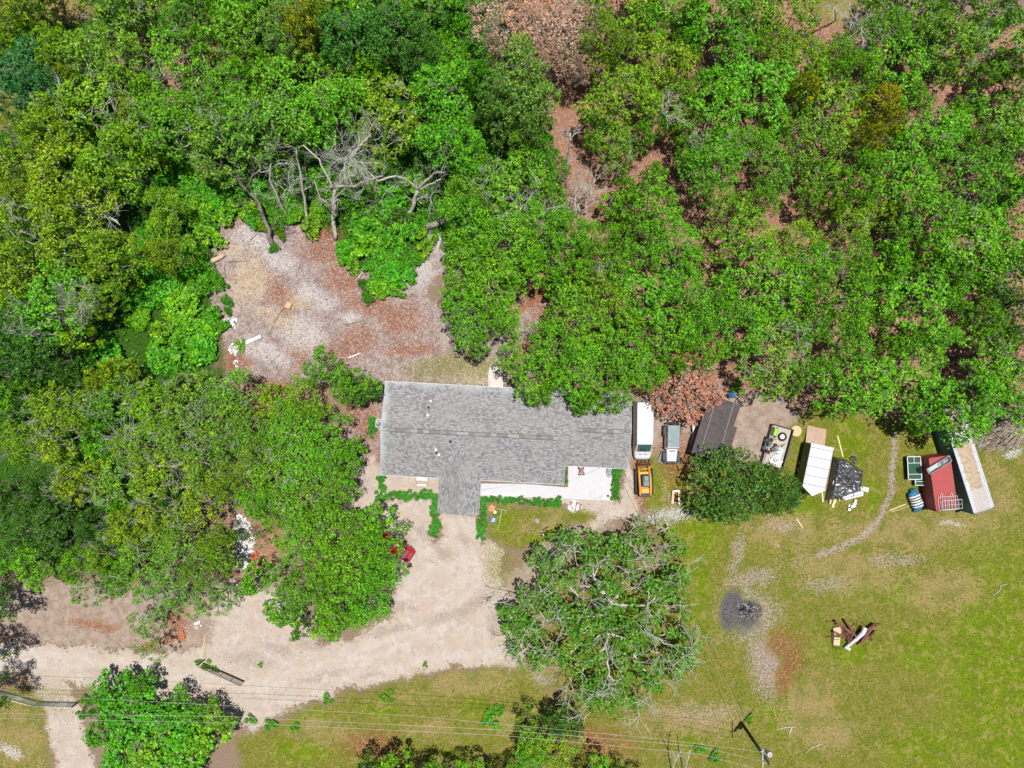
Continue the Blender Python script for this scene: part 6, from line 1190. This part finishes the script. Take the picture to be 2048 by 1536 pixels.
crumple('crumpled_sheet', 'crumpled grey sheet on the right end of the white slab beside shrubs', 1218, 944, .3, .55, .35, mat('grey_cloth', (.40, .41, .44, 1), .8, 0, .2), 3, 'sheet', 0, .11)
crumple('small_bag', 'small dark bag near the lower right corner of the white slab', 1216, 992, .14, .1, .15, DKM, 4, 'bag', 0, .11)
t = MB(); t.tube([(.35*math.cos(i*.35), .35*math.sin(i*.35), .13) for i in range(14)]+[(.2+.1*i, -.3+.04*i*((-1)**i), .13) for i in range(1, 9)], .02, 5); q = P(1186, 990, .1); tag(t.build('hose', GREYM, None, (q.x, q.y, 0)), 'thin hose lying in a loop on the lower right of the white slab', 'hose')
t = MB(); w_ = [P(x, y, 2.0 if False else .125) for x, y in ((964, 980), (990, 976), (1020, 971), (1136, 965), (1150, 957), (1200, 936))]; o = w_[0]; t.tube([v_-o for v_ in w_], .02, 5); tag(t.build('extension_cord', GREYM, None, tuple(o)), 'thin grey cord running across the white slab', 'cord')
q = P(844, 963, .6); t = thing('work_table', 'white topped wooden work table on the bare bed left of the porch', 'table', (q.x, q.y, 0), R(-3))
mb = MB(); mb.box((0, .3, .72), (1.25, .38, .05)); mb.box((-.02, -.42, .55), (1.1, .22, .05), ch=.01); mb.build('top', WHT, t); mb = MB()
for x in (-.62, .62): mb.box((x, 0, .4), (.09, 1.1, .09)); mb.box((x, .3, .36), (.09, .09, .7)); mb.box((x, -.42, .27), (.09, .09, .54))
mb.box((0, 0, .42), (1.3, .09, .09)); mb.build('frame', WOOD, t)
t = MB(); t.disc((0, 0, .12), .17, .24, 18); t.disc((0, 0, .25), .19, .03, 18); q = P(990, 1024, .2); tag(t.build('bucket', WHT, None, (q.x, q.y, 0)), 'white lidded bucket on the grass right of the porch hedge', 'bucket')
q = P(986.5, 1040, .3); t = thing('round_cooler', 'blue tub holding white things on the grass below the white bucket', 'tub', (q.x, q.y, 0)); mb = MB(); mb.loft([[(r_*math.cos(a_), r_*math.sin(a_), z) for a_ in [k_*2*math.pi/20 for k_ in range(20)]] for r_, z in ((.26, 0), (.34, .35), (.31, .35), (.25, .1))]); mb.build('tub', mat('blue_tub', (.08, .26, .50, 1), .5), t)
mb = MB(); rg = random.Random(4); [mb.rock((rg.uniform(-.17, .17), rg.uniform(-.17, .17), .25+rg.random()*.1), .09, i) for i in range(9)]; mb.build('contents', WHT, t)
crumple('orange_sand_heap', 'small orange heap of sand beside the porch hedge', 983, 1016, .38, .34, .18, mat('orange_sand', (.66, .33, .17, 1), .9, 0, .2), 7, 'heap')
t = thing('survey_stake', 'thin pale T shaped stake laid on the front lawn', 'stake', tuple(P(1000, 1035, .05)), 0); mb = MB(); a, b_ = P(1004, 1017)-P(1000, 1035), P(997, 1056)-P(1000, 1035); mb.tube([(a.x, a.y, .05), (b_.x, b_.y, .05)], .04, 5); mb.build('shaft', mat('pale_lath', (.55, .58, .42, 1), .7), t); mb = MB(); a, b_ = P(992, 1017)-P(1000, 1035), P(1014, 1021)-P(1000, 1035); mb.tube([(a.x, a.y, .09), (b_.x, b_.y, .09)], .035, 5); mb.build('crossbar', mat('pale_lath', (.55, .58, .42, 1), .7), t)
q = P(1352, 993, .3); t = thing('pallet_forks', 'white and orange U shaped fork attachment standing on the grass', 'fork attachment', (q.x, q.y, 0), R(-3))
OW = mat('orange_white_paint', (.78, .42, .30, 1), .6, 0, .2, 3, (.80, .76, .72, 1), .8); mb = MB(); mb.box((0, .62, .35), (.84, .22, .12), ch=.03); mb.box((0, .75, .5), (.5, .12, .5), ch=.03); mb.build('head', [mat('white_steel', (.78, .76, .74, 1), .5)], t)
for s in (-1, 1): mb = MB(); mb.loft([[(s*.36-.13, y, z), (s*.36+.13, y, z), (s*.36+.13, y, z+.07), (s*.36-.13, y, z+.07)] for y, z in ((.6, .3), (-.2, .28), (-.75, .22), (-.9, .2))]); mb.build('fork', OW, t)
mb = MB(); mb.disc((0, .82, .2), .12, .08, 14, 0, 'X'); mb.build('wheel', BLK, t)
rg = random.Random(6)
t = thing('pipe_bundle', 'bundle of long white pipes between the off-roader and the shed', 'pipes', tuple(P(1388, 868)), 0)
for x0, y0, x1, y1 in [(1383, 846, 1386, 885), (1386, 848, 1384, 880), (1394, 850, 1383, 886), (1390, 846, 1386, 880), (1397, 846, 1380, 890), (1400, 852, 1386, 884), (1384, 884, 1391, 886), (1396, 866, 1378, 866), (1387, 876, 1391, 886)]:
    a, b_ = P(x0, y0, .3)-P(1388, 868), P(x1, y1, .1)-P(1388, 868); mb = MB(); mb.tube([(a.x, a.y, rg.uniform(.6, 1.2)), (b_.x, b_.y, .08)], .07, 6); mb.build('pipe', PVC, t)
crumple('blue_tarp', 'small blue tarp behind the far end of the shed roof', 1463, 790, .4, .3, .5, mat('blue_tarp', (.03, .22, .52, 1), .5, 0, .2), 9, 'tarp', 0, 1.0)
crumple('blue_tarp', 'tiny blue bundle under the trees right of the shed', 1561, 800, .22, .14, .2, mat('blue_tarp', (.03, .22, .52, 1), .5), 10, 'tarp')
crumple('white_bundle', 'pale blue white bundle under the oak over the house roof', 1056, 742, .3, .5, .4, mat('pale_blue_plastic', (.55, .68, .74, 1), .5), 11, 'bundle', 0, 1)
# ---------------------------------------------------------------- in the clearing and under the trees
plank(491, 686, 522, 672, .12, .4, .12, WHT, 'white painted slab lying at the left side of the raked clearing', 'slab', 'slab')
q = P(577, 611, .2); mb = MB(); mb.box((0, 0, .2), (.62, .7, .4), -.5, ch=.03); tag(mb.build('wood_block', mat('orange_wood', (.62, .38, .22, 1), .8, 0, .15, 6, (.75, .6, .42, 1), .5), None, (q.x, q.y, 0)), 'square cut wood block in the middle of the clearing', 'wood block')
plank(696, 716, 721, 706, .06, .1, .08, PVC, 'short white pipe near the lower edge of the clearing', 'pipe', 'pipe')
def log(label, px0, py0, px1, py1, r0, r1, m_=BARKP, name='log', h=.25):
    a, b_ = P(px0, py0, h), P(px1, py1, h); o = a.copy(); d = b_-a; mb = MB(); n = Vector((-d.y, d.x, 0)).normalized()
    mb.tube([Vector((0, 0, 0)), d*.3+n*.08, d*.65-n*.05, d], [r0, r0*.95, (r0+r1)/2, r1], 12, 0, True)
    t = thing(name, label, 'log', tuple(o)); mb.build('stem', m_, t); mb = MB(); u = d.normalized(); mb.tube([-u*.02, u*.01], r0*.96, 12, 0, True, False); mb.build('cut_end', mat('fresh_cut_wood', (.62, .47, .30, 1), .8), t); return t
log('thick grey fallen trunk at the upper right of the clearing', 820, 466, 906, 435, .42, .26, BARK)
log('short split log at the left rim of the clearing', 417, 528, 450, 508, .32, .2, mat('split_wood', (.58, .42, .29, 1), .85, 0, .2, 4))
log('broken stump trunk in the green cover below the fallen trunk', 734, 580, 756, 528, .34, .26, BARK)
log('pale short log right of the broken stump trunk', 718, 556, 726, 543, .14, .1)
for i, pts_ in enumerate([[(500, 480), (512, 470), (520, 457)], [(560, 468), (570, 462), (595, 452)], [(636, 508), (648, 495), (664, 482)], [(538, 674), (543, 655), (560, 625), (572, 612)], [(458, 524), (500, 522)], [(448, 530), (452, 556)], [(541, 725), (560, 710)], [(600, 530), (592, 555)], [(660, 700), (680, 690), (700, 700)], [(640, 560), (655, 580)], [(780, 690), (820, 675)], [(690, 650), (730, 640)]]):
    w_ = [P(x, y, .08) for x, y in pts_]; o = w_[0]; mb = MB(); mb.tube([v_-o for v_ in w_], [.05]+[.035]*(len(w_)-1), 5); tag(mb.build('fallen_branch', BARK, None, tuple(o)), ['dark branch at the foot of the leaning trunk', 'wavy dark branch right of the leaning trunk foot', 'dark branch on grey sand at the upper clearing', 'long crooked branch running down from the wood block', 'thin branch beside the split log', 'short stick below the split log', 'stick near the lower left of the clearing', 'short stick in the clearing centre', 'bent stick in the lower clearing', 'stick on the reddish bark patch', 'thin stick at the right of the clearing', 'thin stick in the lower middle of the clearing'][i], 'branch', 'branches lying in the clearing')
def rubble(name, label, px, py, rx_, ry_, n, s0, s1, m_, seed, h=.3):
    rg = random.Random(seed); q = P(px, py, h/2); mb = MB()
    for i in range(n):
        a_ = rg.uniform(0, 6.28); d = rg.random()**.6; s_ = rg.uniform(s0, s1); x, y = rx_*d*math.cos(a_), ry_*d*math.sin(a_)
        if rg.random() < .6: mb.box((x, y, h*(1-d)*rg.random()+s_*.2), (s_*1.6, s_, s_*.35), rg.uniform(0, 3), rg.uniform(-.4, .4), rg.uniform(-.3, .3), rg.randrange(len(m_)))
        else: mb.rock((x, y, h*(1-d)*rg.random()+s_*.2), s_*.6, i, rg.randrange(len(m_)))
    return tag(mb.build(name, m_, None, (q.x, q.y, 0)), label, 'rubble pile')
RB = [mat('white_plaster', (.74, .73, .72, 1), .8, 0, .1), mat('grey_rubble', (.45, .43, .42, 1), .9), mat('white_plaster', (.74, .73, .72, 1), .8)]
rubble('rubble_pile', 'patch of white broken tiles at the left rim of the clearing', 462, 648, .95, .8, 60, .10, .26, RB, 1, .2)
rubble('rubble_pile', 'white rubble just below the broken tiles, left of the slab', 467, 698, .6, .6, 40, .10, .28, RB, 2, .2)
rubble('rubble_pile', 'few white blocks at the lower left corner of the clearing', 472, 738, .35, 1.0, 14, .10, .24, RB, 5, .1)
rubble('rubble_pile', 'mixed rubble and tiles at the foot of the hedge below the slab', 1150, 1012, .75, .6, 70, .08, .28, RB+[mat('brick_red', (.38, .16, .1, 1), .8)], 3, .3)
rubble('rubble_pile', 'long heap of white broken sheets showing between oaks at lower left', 482, 1085, 1.3, 3.0, 330, .12, .55, RB, 4, .7)
rubble('rubble_pile', 'loose white pieces under the sparse branches near the drive', 392, 1248, .7, .5, 10, .1, .3, RB, 6, .1)
crumple('terracotta_heap', 'orange brown heap beside the long white rubble', 508, 1112, .55, .5, .4, mat('terracotta', (.48, .16, .07, 1), .85, 0, .3), 12, 'heap')
crumple('orange_scrap', 'rust orange scrap near the black gate under the branches', 364, 1272, .35, .6, .3, mat('rust_orange', (.50, .17, .08, 1), .85, 0, .3), 13, 'scrap')
mb = MB(); mb.disc((0, 0, .1), .62, .16, 24); q = P(1592, 862, .1); tag(mb.build('tree_stump', mat('sawn_wood', (.68, .47, .29, 1), .85, 0, .12, 6), None, (q.x, q.y, 0)), 'low sawn tree stump on the grass right of the utility trailer', 'stump')
# ---------------------------------------------------------------- what nobody could count: grass tufts, chips, dead leaves, weeds
def scatter(field, n, thr, seed, jitter=1.0, box=(-60, 60, -46, 46)):
    rg = np.random.default_rng(seed); x = rg.uniform(box[0], box[1], n); y = rg.uniform(box[2], box[3], n); px = x*PPM+1024; py = 768-y*PPM; f = gsample(field, px, py); k_ = (f > thr*(.4+1.2*rg.random(n)))
    return x[k_], y[k_], gsample(Z, px[k_], py[k_]), rg
def attrmat(name, rough=.85, spec=.15):
    m, t, b = nt(name); at = t.nodes.new('ShaderNodeAttribute'); at.attribute_name = 'tint'; t.links.new(at.outputs['Color'], b.inputs['Base Color']); b.inputs['Roughness'].default_value = rough; b.inputs['Specular IOR Level'].default_value = spec; return m
def cards(x, y, z, rg, L, W_, up=.5, lift=.03):
    n = len(x); th = rg.uniform(0, 6.28, n); d = unit(np.stack([np.cos(th), np.sin(th), rg.uniform(-.1, up, n)], 1)); nrm = unit(np.stack([rg.normal(size=n)*.45, rg.normal(size=n)*.45, np.ones(n)], 1)); w_ = unit(np.cross(nrm, d)); l_ = (L*rg.uniform(.5, 1.3, n))[:, None]; ww = (W_*rg.uniform(.6, 1.3, n))[:, None]
    C = np.stack([x, y, z+lift], 1); V = np.stack([C-d*l_*.5-w_*ww*.5, C-d*l_*.5+w_*ww*.5, C+d*l_*.5+w_*ww*.3, C+d*l_*.5-w_*ww*.3], 1).reshape(-1, 3); return V, np.arange(4*n).reshape(n, 4)
def pick(rg, n, cols, j=.2):
    c = np.array(cols)[rg.integers(0, len(cols), n)]; return np.clip(c*(1+rg.uniform(-j, j, (n, 1))), 0, 1)
gr_ok = np.clip(grass-1.2*bare-1.0*char-white*.8-debris*.5-sand*.8, 0, 1)
x, y, z, rg = scatter(gr_ok, 90000, .35, 1); pp_ = (x*PPM+1024, 768-y*PPM); lu = gsample(lush, *pp_); dr = gsample(dry, *pp_); n = len(x)
V, F_ = cards(x, y, z, rg, .20, .045, 1.1, .05)
c = pick(rg, n, [(.08, .12, .008), (.16, .19, .012), (.27, .26, .03), (.05, .08, .006), (.36, .28, .12), (.40, .29, .17)], .3); cl = pick(rg, n, [(.07, .15, .004), (.15, .25, .005), (.26, .30, .008), (.04, .08, .003)], .3); cd = pick(rg, n, [(.42, .33, .19), (.30, .24, .12), (.50, .42, .28), (.14, .15, .03), (.20, .13, .07)], .25)
r_ = rg.random(n); c = np.where((lu*1.1 > r_)[:, None], cl, c); c = np.where((dr*.9 > rg.random(n))[:, None], cd, c)
c = c*.9
tag(link('grass_tufts', np_mesh('grass_tufts', V, F_, attrmat('grass_blades'), c)), 'tufts of short green and straw coloured grass over the lawn', 'grass', None, 'stuff')
fld = np.clip(MX(litter, debris)*(1-grass*.6)-sand*.5, 0, 1); x, y, z, rg = scatter(MX(fld, .35*dirt), 60000, .4, 2); n = len(x); V, F_ = cards(x, y, z, rg, .11, .06, .4, .02)
tag(link('dead_leaves', np_mesh('dead_leaves', V, F_, attrmat('dead_leaf'), pick(rg, n, [(.36, .16, .09), (.48, .25, .15), (.22, .09, .045), (.56, .36, .22), (.30, .14, .08)], .25))), 'brown dead leaves strewn over the woodland floor', 'leaf litter', None, 'stuff')
x, y, z, rg = scatter(np.clip(clearing-.7*sand, 0, 1), 26000, .5, 3, box=(-36, 10, -12, 22)); n = len(x); V, F_ = cards(x, y, z, rg, .26, .055, .3, .03)
tag(link('wood_chips', np_mesh('wood_chips', V, F_, attrmat('chip'), pick(rg, n, [(.28, .13, .08), (.45, .34, .24), (.20, .13, .10), (.38, .32, .30), (.14, .10, .08), (.34, .28, .26), (.32, .16, .10), (.30, .25, .24)], .25))), 'shredded bark, chips and twigs raked over the clearing', 'wood chips', None, 'stuff')
edge = np.clip(sand*(1-sand)*4+.10*sand*(PY > 1380)+.25*(sand > .5)*(PY > 1380)*(PX < 260)+.35*blob(1000, 1160, 60, 100)+.3*blob(915, 1070, 40, 20)+.5*blob(900, 740, 120, 26)+.3*blob(860, 1240, 200, 16), 0, 1)
x, y, z, rg = scatter(edge, 14000, .75, 4); 
k_ = 5; x = np.repeat(x, k_)+rg.normal(size=len(x)*k_)*.07; y = np.repeat(y, k_)+rg.normal(size=len(y)*k_)*.07; z = np.repeat(z, k_); n = len(x); V, F_ = cards(x, y, z, rg, .14, .06, .9, .06)
tag(link('weeds', np_mesh('weeds', V, F_, attrmat('weed'), pick(rg, n, [(.09, .15, .03), (.15, .20, .05), (.06, .11, .02), (.25, .26, .10)], .3))), 'small weeds coming up through the sand along the drive', 'weeds', None, 'stuff')
x, y, z, rg = scatter(MX(sand*.8, MX(clearing, MX(bare, grass*.22))), 5200, .7, 5); n = len(x); mbs = MB(); rr = random.Random(3)
for i in range(n): s_ = rr.uniform(.025, .07); mbs.rock((x[i], y[i], z[i]+s_*.2), s_ if rr.random() < .97 else s_*2, i % 50, rr.randrange(3))
tag(mbs.build('pebbles', [mat('pale_stone', (.66, .63, .60, 1), .9), mat('dark_clod', (.16, .11, .08, 1), .95), mat('brown_clod', (.34, .24, .17, 1), .95)]), 'pebbles and clods scattered over sand and grass', 'pebbles', None, 'stuff')
# the low green creeper cover under the left woods and round the clearing
x, y, z, rg = scatter(np.clip(und_*1.3, 0, 1)*np.clip(near_+.35, 0, 1), 40000, .55, 6); n = len(x); rr_ = rg.uniform(.16, .30, n)
CC = np.stack([x, y, z+.08+.25*rg.random(n)], 1); V, F_, ci, tt = tufts(rg, CC, rr_, 2, 5, .12, .6, 0.0); m = len(F_)
cv = link('creeper_cover', np_mesh('creeper_cover', V, F_, LEAF, np.stack([.2+.6*rg.random(m), .3*rg.random(m), 0*rg.random(m)], 1))); cv.color = (.05, .23, .006, 1)
tag(cv, 'vivid green creeper and seedlings covering the woodland floor', 'ground cover', None, 'stuff')
